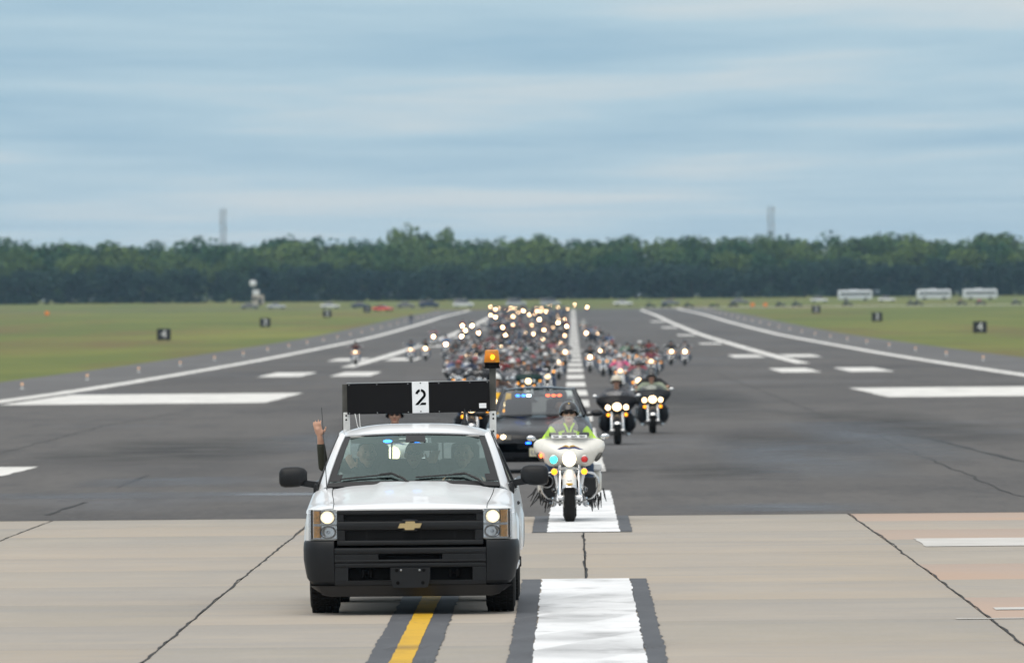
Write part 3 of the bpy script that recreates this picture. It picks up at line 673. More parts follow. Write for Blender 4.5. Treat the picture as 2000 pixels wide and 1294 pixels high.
# ------------------------------------------------------------------ far vehicles
def wheel_mesh(r, w, n=16):
    return MB().lathe([(r*.55, -w*.5), (r*.9, -w*.5), (r, -w*.36), (r, w*.36), (r*.9, w*.5), (r*.55, w*.5)], (0, 0, 0), (1, 0, 0), n).mesh('tyre', ['rubber']), \
           MB().lathe([(.02, -w*.30), (r*.2, -w*.36), (r*.5, -w*.30), (r*.58, -w*.40), (r*.58, w*.40), (r*.5, w*.30), (r*.2, w*.36), (.02, w*.30)], (0, 0, 0), (1, 0, 0), n).mesh('rim', ['alloy'])
CARW = wheel_mesh(.33, .21)
def put_wheel(parent, x, y, z, W=CARW):
    w = bpy.data.objects.new('wheel', W[0]); COL.objects.link(w); w.parent = parent; w.location = (x, y, z); r_ = link('rim', W[1], w); return w
def sedan_parts(L=4.7, W=1.82, H=1.45, van=False):
    """sedan lying along Y, nose to -Y; a dict of meshes"""
    hw = W/2; out = {}
    st = [(0, .50, .62, .80), (.06, .50, .70, .90), (.35, .34, .76, .97), (.9, .30, .84, 1), (L*.30, .28, .92, 1), (L*.5, .27, .94, 1), (L*.74, .28, .95, 1), (L*.85, .32, .93, .98), (L-.10, .42, .90, .93), (L, .5, .80, .86)]
    if van: st = [(0, .45, .75, .85), (.06, .4, .90, .93), (.4, .3, 1.0, .98), (L*.24, .28, 1.1, 1), (L*.5, .27, 1.12, 1), (L*.9, .28, 1.12, 1), (L, .4, 1.0, .95)]
    secs = []
    for y, zb, zt, w in st:
        ww = hw*w; h = [(0, zt+.02), (ww*.55, zt+.012), (ww*.84, zt-.02), (ww*.97, zt-.10), (ww, zt-.24), (ww*.985, zb+.12), (ww*.93, zb)]
        secs.append([(x, y, z) for x, z in h] + [(-x, y, z) for x, z in h[::-1][:-1]])
    out['body'] = MB().loft(secs, True, True).mesh('body', ['paint'])
    b0, t0, t1, b1 = (L*.285, L*.42, L*.70, L*.86) if not van else (L*.20, L*.32, L*.93, L*.985)
    zb = (.93 if not van else 1.10); zt = H
    def cab(f, zoff, col):
        secs = []
        for y, z, w in ((b0, zb, .86), (t0, zt-.03, .68), ((t0+t1)/2, zt, .69), (t1, zt-.03, .67), (b1, zb, .84)):
            ww = hw*w*f; wl = hw*.90*f; secs.append([(0, y, z+zoff), (ww*.7, y, z+zoff-.01), (ww, y, z+zoff-.06), (wl if z > zb else ww, y, zb-.02), (-(wl if z > zb else ww), y, zb-.02), (-ww, y, z+zoff-.06), (-ww*.7, y, z+zoff-.01)])
        return MB().loft(secs, True, True).mesh(col, ['dark_glass' if col == 'windows' else 'paint'])
    out['windows'] = cab(1, -.012, 'windows')
    rf = MB(); rf.slab(lambda u, v: ((u-.5)*2*hw*.60, t0+.03+(t1-t0-.06)*v, zt+.004-.05*abs(2*u-1)**3-.03*(2*v-1)**2), 8, 6, .02); out['roof'] = rf.mesh('roof', ['paint'])
    out['L'] = L; out['hw'] = hw; return out
FCAR = sedan_parts(); FVAN = sedan_parts(5.0, 1.95, 1.9, True)
def far_car(px, y, col, label, kit=FCAR, rz=R(90)):
    x = X_at(px, y); t = thing('parked_car' if kit is FCAR else 'parked_van', label, 'car' if kit is FCAR else 'van', (x, y, zg(y)+.002), rz, 'vehicles parked at the far end')
    off = Vector((0, -kit['L']/2, 0))
    for k in ('body', 'windows', 'roof'): link(k, kit[k], t, col).location = off
    for sx in (-1, 1):
        for yy in (.82, kit['L']-.95): put_wheel(t, sx*(kit['hw']-.12), yy-kit['L']/2, .33)
    for sx in (-1, 1): MB().box((sx*(kit['hw']-.28), -kit['L']/2+.07, .62 if kit is FCAR else .80), (.34, .1, .13), .03).build('headlight', 'reflector', t)
SIL, WHT, NAV, GRY, BLK = (.45, .48, .52), (.70, .72, .75), (.03, .045, .10), (.16, .17, .19), (.02, .02, .024)
for a in ((488, 2230, GRY, 'dull grey car parked in the grass nearest the small white hut'), (540, 2210, SIL, 'pale silver car parked in the grass right of the small white hut'),
          (645, 2200, WHT, 'white car parked in the far grass above the sign numbered 2'), (704, 2200, NAV, 'dark blue car parked in the far grass left of the red car'),
          (793, 2190, GRY, 'low grey car parked in the far grass right of the red car'),
          (1217, 2210, WHT, 'pale car parked beyond the runway end right of the centreline'),
          (1310, 2220, GRY, 'grey car parked beyond the runway end behind the right motorcycles'),
          (1600, 2420, WHT, 'white car parked left of the leftmost white bus'), (1732, 2420, WHT, 'white car parked between the left and middle white buses'),
          (1445, 2280, GRY, 'grey car parked in the far grass left of the two orange markers')): far_car(*a)
far_car(838, 2190, NAV, 'dark blue van parked in the far grass left of the runway end', FVAN)
far_car(905, 2190, WHT, 'white van parked at the far left corner of the runway end', FVAN)
far_car(1008, 2230, SIL, 'silver van parked behind the farthest headlights', FVAN)
far_car(1075, 2240, SIL, 'pale van parked straight behind the end of the centreline', FVAN)
far_car(748, 1985, (.75, .12, .10), 'red and white car facing the runway beyond the sign numbered 1', FCAR, R(60))
def bus(px, y, label):
    x = X_at(px, y); L = 9.8; t = thing('bus', label, 'bus', (x, y, zg(y)+.002), R(-90), 'white buses'); t.rotation_euler.z = R(90)
    secs = []
    for yy, zb, zt, w in ((-L/2, .6, 2.5, .92), (-L/2+.15, .45, 2.85, .98), (-L/2+.5, .42, 2.95, 1), (L/2-.3, .42, 2.95, 1), (L/2-.05, .5, 2.85, .97)):
        ww = 1.22*w; h = [(0, zt+.05), (ww*.8, zt+.02), (ww*.97, zt-.12), (ww, zt-.4), (ww, zb+.2), (ww*.97, zb)]; secs.append([(a, yy, b) for a, b in h] + [(-a, yy, b) for a, b in h[::-1][:-1]])
    MB().loft(secs).build('body', 'bus_white', t)
    for sx in (-1, 1):
        for k in range(8): MB().box((sx*1.222, -3.9+k*1.08, 2.0), (.03, .92, .72), .01).build('window', 'dark_glass', t)
        for yy in (-2.9, 2.7): put_wheel(t, sx*1.08, yy, .48, BUSW)
        MB().box((sx*1.225, 0, 1.35), (.02, L-1.2, .08)).build('stripe', 'dark_glass', t)
    MB().box((0, -L/2+.04, 1.95), (2.0, .12, 1.0), .03).build('windscreen', 'dark_glass', t)
    MB().box((0, .5, 3.05), (1.6, 2.2, .22), .06).build('roof_unit', 'bus_white', t)
BUSW = wheel_mesh(.48, .28)
bus(1670, 2600, 'leftmost of the three white buses before the wood'); bus(1824, 2600, 'middle one of the three white buses before the wood'); bus(1914, 2590, 'rightmost of the three white buses before the wood')
# small white hut with a ball on a mast, orange markers
y = 2700; x = X_at(503, y); t = thing('hut', 'small pale hut with a white drum on top at the wood edge on the left', 'hut', (x, y, zg(y)))
MB().box((.2, 0, 1.5), (3.4, 3, 3.0), .08).build('wall', 'tan_wall', t); MB().box((-.4, 0, 3.75), (1.9, 2.0, 1.5), .08).build('upper_cabin', 'white_wall', t)
MB().lathe([(.7, 5.6), (1.0, 5.9), (1.0, 6.9), (.7, 7.3), (.02, 7.4)], (-1.3, 0, 0), (0, 0, 1), 14).build('drum', 'white_wall', t); MB().box((.8, -1.52, 1.1), (1, .06, 2.1), .01).build('door', 'dark_glass', t); MB().tube([(-1.3, 0, 3.0), (-1.3, 0, 5.7)], .15, 8).build('mast', 'dark_metal', t)
MB().box((-.7, -1.52, 1.9), (1.1, .06, 1.0), .01).build('window', 'dark_glass', t)
def marker(px, y, label):
    t = thing('marker_board', label, 'sign', (X_at(px, y), y, zg(y))); MB().box((0, 0, .8), (.8, .12, .7), .03).build('board', 'sign_orange', t)
    for s in (-.4, .4): MB().box((s, 0, .22), (.07, .07, .5), .01).build('leg', 'dark_metal', t)
marker(1470, 1960, 'left one of two small orange markers in the right grass'); marker(1495, 1960, 'right one of two small orange markers in the right grass')
marker(92, 1800, 'lone orange marker standing far off in the left grass')
# ------------------------------------------------------------------ the pickup truck (nose to -Y, origin on the ground under the bumper)
def lerp_tab(tab, x):
    return float(np.interp(x, [a for a, _ in tab], [b for _, b in tab]))
def smooth01(t): t = max(0, min(1, t)); return t*t*(3-2*t)
TRUCK_Y = 83.3
truck = thing('pickup_truck', 'white pickup truck with black grille, sign board and amber beacon driving at the front', 'pickup truck', (-1.625, TRUCK_Y, gz(TRUCK_Y)), R(-.35))
truck.rotation_euler = (0, 0, R(-.45))
T = truck
PLAN = [(-.985, .62), (-.985, .42), (-.978, .28), (-.955, .18), (-.91, .115), (-.85, .078), (-.76, .05), (-.70, .038), (-.60, .027), (-.45, .014), (-.30, .006), (-.15, .001), (0, 0)]
PLAN = PLAN + [(-x, y) for x, y in PLAN[::-1][1:]]
def plan_y(x): return float(np.interp(x, [p[0] for p in PLAN[1:-1]], [p[1] for p in PLAN[1:-1]]))
def plan_rng(x0, x1, n=14): return [(x0+(x1-x0)*i/n, plan_y(x0+(x1-x0)*i/n)) for i in range(n+1)]
def rr_prof(z0, z1, off, depth, r=.012):
    """rounded bar section: front edge at inset off"""
    return [(off+depth, z0), (off+r, z0), (off+r*.3, z0+r*.3), (off, z0+r), (off, z1-r), (off+r*.3, z1-r*.3), (off+r, z1), (off+depth, z1)]
# bumper
bump = MB()
for sg in (-1, 1):
    pl = [p for p in PLAN if p[0]*sg >= .69]
    pl = [(sg*.702, plan_y(.702))] + [p for p in (pl if sg > 0 else pl[::-1]) if abs(p[0]) > .71]
    if sg > 0: pl = pl
    else: pl = pl[::-1]
    def prof(i, pl=pl, sg=sg):
        x = abs(pl[i][0]); k = smooth01((pl[i][1]-.10)/.5); zb = .285+.10*k
        return [(.10, zb), (.045, zb), (.018, zb+.03), (.004, zb+.10), (-.010, .50), (-.012, .60), (-.008, .665), (.004, .685), (.02, .692), (.10, .692)]
    MB().sweep(pl, prof).build('bumper_corner', 'charcoal_plastic', T, 30)
bm_ = MB(); pr = plan_rng(-.698, .698, 26)
bm_.sweep(pr, rr_prof(.565, .622, .0, .09, .012)); bm_.sweep(pr, rr_prof(.488, .513, .0, .09, .006))
for sg in (-1, 1): bm_.sweep(plan_rng(*sorted((sg*.295, sg*.698)), 8), [(.09, .513), (.0, .513), (.0, .565), (.09, .565)])
center_bar = bm_.build('bumper_bar', 'charcoal_plastic', T, 30)
MB().sweep(plan_rng(-.31, .31, 8), [(.07, .505), (.05, .505), (.05, .572), (.07, .572)]).build('air_slot', 'matte_black', T)
lo = MB(); lo.sweep(pr, rr_prof(.440, .484, .010, .09, .008)); lo.sweep(pr, [(.10, .268), (.035, .268), (.02, .285), (.014, .322), (.10, .322)])
for sg in (-1, 1): lo.sweep(plan_rng(*sorted((sg*.575, sg*.698)), 4), [(.10, .322), (.013, .322), (.010, .440), (.10, .440)])
lo.build('lower_valance', 'charcoal_plastic', T, 30)
ins = MB().sweep(plan_rng(-.58, .58, 12), [(.11, .31), (.075, .31), (.075, .45), (.11, .45)]).build('lower_intake', 'matte_black', T)
hk = None
for sg in (-1, 1):
    h = MB()
    for d in (-.035, .035): h.box((sg*.40+d, .075, .385), (.035, .06, .075), .01)
    h.box((sg*.40, .07, .385), (.08, .03, .02), .006); h.build('tow_hook', 'matte_black', T)
pb = MB().prism([(-.182, .44), (.182, .44), (.182, .34), (.160, .262), (.15, .256), (-.15, .256), (-.160, .262), (-.182, .34)], lambda p: (p[0], -.018, p[1]), lambda p: (p[0], .03, p[1])).build('plate_bracket', 'charcoal_plastic', T, 30)
for x, z in ((-.125, .415), (.125, .415), (-.115, .30), (.115, .30)): MB().lathe([(.016, 0), (.016, .006), (.004, .007)], (x, -.018, z), (0, -1, 0), 10).build('mount_hole', 'matte_black', pb)
for x in (-.085, .085): MB().lathe([(.010, 0), (.009, .006), (.003, .008)], (x, -.018, .416), (0, -1, 0), 8).build('bolt', 'alloy', pb)
_ad = [p for p in PLAN if abs(p[0]) < .96]
MB().sweep(_ad, lambda i: (lambda k: [(.12, .175+.05*k), (.075+.035*k, .172+.05*k), (.060+.035*k, .182+.05*k), (.030, .272), (.12, .272)])(smooth01((abs(_ad[i][0])-.78)/.18))).build('air_dam', 'black_plastic', T, 30)
MB().box((0, .32, .45), (1.35, .30, .5), .02).build('core_support', 'matte_black', T)
# grille
gr = MB(); gp = plan_rng(-.672, .672, 26)
gr.sweep(gp, rr_prof(.928, .972, .012, .07, .008)); gr.sweep(gp, rr_prof(.782, .868, .002, .07, .016)); gr.sweep(gp, rr_prof(.645, .690, .008, .08, .010))
for sg in (-1, 1):
    gr.sweep(plan_rng(*sorted((sg*.612, sg*.672)), 4), [(.07, .868), (.012, .868), (.012, .928), (.07, .928)])
    gr.sweep(plan_rng(*sorted((sg*.600, sg*.672)), 4), [(.07, .690), (.008, .690), (.006, .782), (.07, .782)])
grille = gr.build('grille', 'charcoal_plastic', T, 30)
for z0, z1, hw in ((.868, .928, .612), (.690, .782, .60)):
    mesh_ = MB(); p = .026; n = int(2*hw/p)+6; h = z1-z0
    for k in range(-4, n):
        for sg in (-1, 1):
            xa = -hw+k*p; xb = xa+h*.9
            if sg < 0: xa, xb = xb, xa
            za, zb = z0, z1
            def clip(xa, za, xb, zb):
                pts = []
                for lim in (-hw, hw):
                    if (xa-lim)*(xb-lim) < 0:
                        t = (lim-xa)/(xb-xa); 
                        if (xa < lim) == (lim < 0): xa, za = lim, za+(zb-za)*t
                        else: xb, zb = lim, za+(zb-za)*t
                return xa, za, xb, zb
            if max(xa, xb) <= -hw or min(xa, xb) >= hw: continue
            xa, za, xb, zb = clip(min(xa, xb), za if xa < xb else zb, max(xa, xb), zb if xa < xb else za)
            mesh_.tube([(xa, plan_y(xa)+.045, za), (xb, plan_y(xb)+.045, zb)], .0022, 4)
    tag(mesh_.build('grille_mesh', 'steel_dark', grille), kind='stuff')
MB().sweep(gp, [(.13, .66), (.11, .66), (.11, .96), (.13, .96)]).build('grille_backing', 'matte_black', grille)
sup = MB()
for x in (-.40, -.08, .10, .41): sup.box((x, plan_y(x)+.085, .736), (.008, .03, .09))
sup.build('grille_strut', 'steel_dark', grille)
# emblem: gold cross on a black pad
pad_e = MB().box((0, -.012, .825), (.15, .03, .115), .012, 0).build('emblem_pad', 'charcoal_plastic', grille)
bt = [(-.112, .802), (-.050, .802), (-.045, .785), (.040, .785), (.044, .802), (.094, .802), (.114, .845), (.050, .845), (.046, .863), (-.038, .863), (-.042, .845), (-.092, .845)]
MB().prism(bt, lambda p: (p[0]*.97, -.042, p[1]+.001), lambda p: (p[0], -.026, p[1]+.001)).build('emblem', 'gold', grille, 20)
# headlights
for sg in (-1, 1):
    hl = MB(); xs = sorted((sg*.682, sg*.945)); pl = plan_rng(*xs, 10)
    hl.sweep(pl, [(.12, .70), (.05, .70), (.05, .972), (.12, .972)])
    h = hl.build('headlight', 'reflector', T)
    fr = MB(); fr.sweep(pl, rr_prof(.696, .708, .012, .06, .003)); fr.sweep(pl, rr_prof(.966, .976, .014, .06, .003)); fr.sweep(pl, rr_prof(.826, .840, .022, .04, .004))
    fr.build('bezel', 'dirty_white', h)
    for nm, x, z, rx, rz, mt in (('main_lamp', .763, .903, .062, .056, 1), ('lower_lamp', .757, .766, .064, .052, 0)):
        x *= sg; y = plan_y(x)
        b = MB().lathe([(1.0, -.006), (1.06, -.012), (1.06, .0), (1.0, .0), (.80, .025), (.35, .038), (.05, .04)], (x, y+.030, z), (0, 1, 0), 24, 0, (rz, rx), False).build(nm, 'reflector', h)
        MB().lathe([(1.12, -.002), (1.12, .004), (1.03, .004), (1.03, -.002), (1.12, -.002)], (x, y+.022, z), (0, 1, 0), 24, 0, (rz, rx), False).build('lamp_ring', 'matte_black', h)
        if mt: MB().ell((x, y+.040, z), (rx*.86, .012, rz*.88), 16, 8).build('bulb', 'headlamp_truck', h)
        else: MB().ell((x, y+.045, z), (.016, .016, .016), 10, 6).build('bulb', 'clear_lens', h)
        
    am = MB()
    for z0, z1 in ((.715, .822), (.845, .962)): am.sweep(plan_rng(*sorted((sg*.848, sg*.938)), 5), [(.05, z0), (.026, z0), (.026, z1), (.05, z1)])
    am.build('turn_signal', 'amber_lens', h)
    MB().sweep(pl, [(.012, .700), (.006, .700), (.006, .973), (.012, .973)]).build('lens_cover', 'clear_lens', h)
# hood and fenders
HY = [(.03, .996), (.10, 1.012), (.25, 1.038), (.5, 1.076), (.8, 1.116), (1.1, 1.154), (1.42, 1.192)]
def hood_edge(y): return .705+.045*smooth01((y-.2)/1.1)
def hood_z(x, y):
    a = abs(x); zc = lerp_tab(HY, y); e = hood_edge(y); t = a/e
    fr_ = .25+.75*smooth01((y-.03)/.6)
    z = zc - (.026*t*t + .024*t**6)*fr_
    k = smooth01((y-.25)/.9); w = .36-.03*k
    z += .020*k*(1-smooth01((a-w+.02)/.045))
    z -= .014*(1-smooth01((y-.02)/.10))**2
    return z
def hood_fn(u, v):
    x0 = (2*u-1); yv = v; 
    y = .0+1.40*yv; e = hood_edge(y); x = x0*e; yy = y + (1-yv)*(plan_y(x)+.012) + yv*.05*(x/.75)**2*1.2
    return (x, yy, hood_z(x, max(.03, y)))
hood = MB().slab(hood_fn, 44, 30, .018).build('hood', 'white_car', T, 30)
lipm = MB().sweep(plan_rng(-.70, .70, 24), [(.05, .955), (.016, .962), (.012, .974), (.05, .974)]).build('hood_lip', 'white_car', hood)
BELT = [(.0, .94), (.5, 1.0), (1.0, 1.045), (1.45, 1.075), (1.7, 1.095), (2.95, 1.11), (2.96, 1.13), (5.2, 1.15)]
AXF, AXR, AR = .97, 3.99, .455
def arch_bottom(y, sill):
    zb = sill
    for ax in (AXF, AXR):
        d = abs(y-ax)
        if d < AR: zb = max(zb, .36+math.sqrt(AR*AR-d*d)*.98)
    return zb
def side_x(y, z):
    """half width of the body side"""
    b = .975 - .030*smooth01((z-.80)/.35)*1.6 - .035*smooth01((.62-z)/.3)
    b -= .20*smooth01((.42-y)/.42)**2 * .55
    for ax in (AXF, AXR):
        d = math.hypot(y-ax, z-.36); b += .022*smooth01((AR+.13-d)/.12)
    return b
def side_panel(name, y0, y1, sill, top, ny, nz=10, parent=T, mat='white_car'):
    ys = sorted(set([y0+(y1-y0)*i/ny for i in range(ny+1)] + [a+s*AR*k for a in (AXF, AXR) for s in (-1, 1) for k in (1.0, .985, .95, .9, .8) if y0 < a+s*AR*k < y1]))
    for sg in (-1, 1):
        mb = MB(); vs = []; N = nz+1
        for y in ys:
            zb = arch_bottom(y, sill); zt = top(y); zb = min(zb, zt-.02)
            for j in range(N):
                z = zb+(zt-zb)*j/nz; vs.append((sg*side_x(y, z), y, z))
        n0 = len(vs); vs += [(x-sg*.03, y, z) for x, y, z in vs]; fs = []
        for i in range(len(ys)-1):
            for j in range(nz):
                a = [i*N+j, (i+1)*N+j, (i+1)*N+j+1, i*N+j+1]; fs += [a, [k+n0 for k in a[::-1]]]
            for j in (0, nz): fs.append([i*N+j, (i+1)*N+j, (i+1)*N+j+n0, i*N+j+n0])
        for i in (0, len(ys)-1):
            for j in range(nz): fs.append([i*N+j, i*N+j+1, i*N+j+1+n0, i*N+j+n0])
        o = mb.add(vs, fs).build(name, mat, parent, 30); yield sg, o
fend = dict(side_panel('fender', .16, 1.495, .44, lambda y: hood_z(hood_edge(y), y)-.085, 30))
for sg in (-1, 1):                      # fender top from the hood gap over the shoulder
    def ftop(u, v, sg=sg):
        y = .05+1.46*v; e = hood_edge(min(y, 1.42))+.006; zt = hood_z(hood_edge(min(1.4, y)), max(.03, min(y, 1.4)))-.004
        zs = zt-.081; xs = side_x(max(.16, y), zs); a = u*math.pi/2
        x = e+(xs-e)*math.sin(a)**1.15; z = zs+(zt-zs)*(math.cos(a)**.75 if u < 1 else 0)
        yy = y + (1-v)**3*(plan_y(min(.93, x))+.02)*1.0 + .03*(1-v)
        return (sg*x, yy, z)
    MB().slab(ftop, 12, 30, .012).build('fender_top', 'white_car', fend[sg], 40)
    MB().box((sg*.955, .42, .80), (.012, .10, .03), .004).build('side_marker', 'amber_lens', fend[sg])
doors = dict(side_panel('door', 1.503, 2.93, .42, lambda y: lerp_tab(BELT, y), 16))
beds = dict(side_panel('bed_side', 3.03, 5.18, .50, lambda y: lerp_tab(BELT, y), 26))
cabc = dict(side_panel('cab_corner', 2.937, 3.015, .46, lambda y: lerp_tab(BELT, y), 2))
for sg in (-1, 1):
    MB().box((sg*(side_x(2.7, .98)+.012), 2.72, .965), (.03, .17, .035), .012).build('door_handle', 'black_plastic', doors[sg])
    MB().box((sg*.955, 3.05, .40), (.05, .02, .1), .005).build('mud_seam', 'black_plastic', beds[sg])
    MB().box((sg*.93, 2.2, .40), (.08, 1.45, .07), .02).build('rocker', 'white_car', doors[sg])
    MB().box((sg*.955, 4.1, 1.158), (.08, 2.14, .03), .01).build('bed_rail_cap', 'black_plastic', beds[sg])
MB().box((0, 4.1, .68), (1.75, 2.12, .06), .01).build('bed_floor', 'white_car', T); MB().box((0, 3.04, .93), (1.86, .05, .44), .01).build('bed_front_wall', 'white_car', T)
tg = MB().box((0, 5.17, .92), (1.58, .06, .48), .015).build('tailgate', 'white_car', T); MB().box((0, 5.27, .55), (1.85, .16, .2), .03).build('rear_bumper', 'charcoal_plastic', T)
MB().box((0, 3.0, .52), (.85, 4.2, .16), .03).build('chassis', 'matte_black', T); MB().tube([(-.8, AXR, .37), (.8, AXR, .37)], .06, 10).build('rear_axle', 'matte_black', T); MB().tube([(-.8, AXF, .37), (.8, AXF, .37)], .045, 10).build('front_axle', 'matte_black', T)
for sg in (-1, 1):
    for ax in (AXF, AXR):
        wl_ = MB()
        for i in range(13):
            pass
        MB().grid(lambda u, v, sg=sg, ax=ax: (sg*(.56+.37*v), ax+.44*math.cos(math.pi*u), .36+.44*math.sin(math.pi*u)), 14, 2).build('wheel_liner', 'matte_black', T)
# cowl, windshield, pillars, roof
WB = lambda u: Vector(((2*u-1)*.815, 1.435-.11*(1-(2*u-1)**2)+.0, 1.150+.02*(1-(2*u-1)**2)))
WT = lambda u: Vector(((2*u-1)*.655, 2.13-.10*(1-(2*u-1)**2), 1.618+.020*(1-(2*u-1)**2)))
def ws(u, v, off=0):
    p = WB(u).lerp(WT(u), v); bow = .03*4*v*(1-v); p += Vector((0, -.55, .83)).normalized()*bow
    return p + Vector((0, -.55, .83)).normalized()*off
MB().grid(lambda u, v: ws(u, v), 16, 10).build('windshield', 'windscreen', T)
ft = MB()
def band(u0, u1, v0, v1, nu, nv): ft.slab(lambda u, v: ws(u0+(u1-u0)*u, v0+(v1-v0)*v, .004), nu, nv, .003)
band(.0, 1, .965, 1, 16, 1); band(.0, 1, 0, .07, 16, 1)
for a, b in ((0, .042), (.958, 1)):
    band(a, b, .085, .955, 2, 10)
band(.0, .075, .085, .2, 3, 2); band(.925, 1, .085, .2, 3, 2); band(.44, .575, .80, .955, 4, 2)
ft.build('windshield_border', 'black_plastic', T)
MB().slab(lambda u, v: ((2*u-1)*(.80-.02*v), 1.385+.03*v-.11*(1-(2*u-1)**2)+.02*(1-v), 1.150+.006*v), 16, 2, .01).build('cowl_panel', 'matte_black', T)
for (x0, x1, bend) in ((-.70, -.02, 1), (.02, .68, 1)):   # wipers lie along the glass foot
    pts = [ws(.5+x0/1.63, .10, .018), ws(.5+(x0*.55+x1*.45)/1.63, .135, .02), ws(.5+(x0*.28+x1*.72)/1.63, .15, .025)]
    w = MB().tube(pts, .008, 6); w.tube([ws(.5+x1/1.63, -.02, .012), ws(.5+(x0*.10+x1*.90)/1.63, .06, .03), ws(.5+(x0*.28+x1*.72)/1.63, .15, .034), ws(.5+(x0*.45+x1*.55)/1.63, .14, .03)], [.014, .013, .011, .008], 6)
    w.build('wiper', 'black_plastic', T)
ROOFY0, ROOFY1 = 2.10, 2.92
def roof_fn(u, v):
    a = 2*u-1; y = ROOFY0+(ROOFY1-ROOFY0)*v; hw = .700-.01*v
    q = 1-(1-min(1, v/.62))**2.2; zf = 1.624+.026*(1-a*a); zc = 1.645+.083*(1-abs(a)**3.4)*(1-.25*max(0, v-.62))
    z = zf+(zc-zf)*q
    yy = y+.02*(1-v)-(.10*(1-a*a))*(1-v)
    return (a*hw, yy, z)
roof = MB().slab(roof_fn, 36, 20, .02).build('roof', 'white_car', T, 50)
for sg in (-1, 1):
    MB().tube([(sg*.712, 2.16, 1.638), (sg*.708, 2.5, 1.655), (sg*.702, 2.9, 1.65)], .006, 6).build('drip_rail', 'black_plastic', roof)
    # A pillar: a white tapered bar from the cowl to the roof
    secs = []
    for k in range(9):
        v = k/8; p = ws(0, v); q0 = Vector((-.905, 1.50, 1.085)).lerp(Vector((-.715, 2.17, 1.632)), v) + Vector((-.012, 0, 0))*4*v*(1-v); i0 = p + Vector((.004, .0, 0))
        secs.append([(-sg*x, y, z) for x, y, z in (tuple(i0), tuple(i0+Vector((-.006, -.012, .012))), tuple((i0*.35+q0*.65)+Vector((0, -.016, .018))), tuple(q0), tuple(q0+Vector((.02, .05, 0))), tuple(i0+Vector((.01, .045, -.01))))])
    MB().loft(secs).build('a_pillar', 'white_car', T, 40)
    secs = [[(sg*x, y, z) for x, y, z in ((.955, 2.80, 1.10), (.955, 3.01, 1.10), (.90, 3.01, 1.10), (.90, 2.80, 1.10))], [(sg*x, y, z) for x, y, z in ((.705, 2.78, 1.655), (.70, 2.93, 1.655), (.66, 2.93, 1.655), (.66, 2.78, 1.655))]]
    MB().loft(secs).build('b_pillar', 'white_car', T)
    MB().loft([[(sg*x, y, z) for x, y, z in ((.718, 2.14, 1.628), (.712, 2.92, 1.648), (.67, 2.92, 1.64), (.67, 2.14, 1.62))], [(sg*x, y, z) for x, y, z in ((.712, 2.14, 1.652), (.702, 2.92, 1.668), (.67, 2.92, 1.672), (.67, 2.14, 1.655))]]).build('roof_rail', 'white_car', T)
    if sg > 0:
        MB().grid(lambda u, v: (sg*(.945-.235*v-.01*0), 1.56+u*(1.24)+.60*v*(1-u)-.02*u*v, 1.09+.545*v), 6, 6).build('side_window', 'car_glass', doors[sg])
    # window frame edge: dark strip
    MB().tube([(sg*.93, 1.56, 1.10), (sg*.72, 2.18, 1.63), (sg*.708, 2.79, 1.645), (sg*.945, 2.80, 1.105)], .010, 6).build('window_seal', 'black_plastic', doors[sg])
    # mirrors: round-cornered black housing on an arm
    secs = []
    for k, (x, s) in enumerate(((1.00, .45), (1.03, .80), (1.08, .97), (1.15, 1.0), (1.21, .98), (1.245, .86), (1.262, .55))):
        hz, hy = .098*s, .085*s; zc = 1.255-.012*(k/6)
        secs.append([(sg*x, 1.60-hy*.9*math.cos(a)*(1.0 if math.cos(a) > 0 else .35), zc+hz*(abs(math.sin(a))**.6*(1 if math.sin(a) > 0 else -1))) for a in [2*math.pi*q/16 for q in range(16)]])
    mm = MB().loft(secs); mm.loft([[(sg*.90, 1.56, 1.14), (sg*.90, 1.70, 1.14), (sg*.90, 1.70, 1.20), (sg*.90, 1.56, 1.20)], [(sg*1.06, 1.57, 1.165), (sg*1.06, 1.65, 1.165), (sg*1.06, 1.65, 1.225), (sg*1.06, 1.57, 1.225)]])
    mi = mm.build('wing_mirror', 'charcoal_plastic', doors[sg], 45)
    MB().box((sg*.92, 1.60, 1.13), (.04, .20, .12), .015).build('mirror_base', 'charcoal_plastic', doors[sg])
MB().grid(lambda u, v: ((2*u-1)*(.80-.14*v), 2.985-.05*v, 1.13+.47*v), 4, 4).build('rear_window', 'clear_lens', T)
fr = MB(); 
fr.tube([(-.80, 2.99, 1.13), (-.66, 2.94, 1.60), (.66, 2.94, 1.60), (.80, 2.99, 1.13), (-.80, 2.99, 1.13)], .02, 6); fr.tube([(-.25, 2.985, 1.13), (-.24, 2.94, 1.60)], .009, 6); fr.tube([(.25, 2.985, 1.13), (.24, 2.94, 1.60)], .009, 6)
fr.build('rear_window_frame', 'black_plastic', T)
MB().box((0, 2.985, .88), (1.86, .03, .48), .01).build('cab_rear_wall', 'white_car', T); MB().slab(lambda u, v: ((2*u-1)*.66, 2.12+.80*v, 1.615+.02*(1-(2*u-1)**2)+.012*v), 8, 4, .01).build('headliner', 'liner', T)
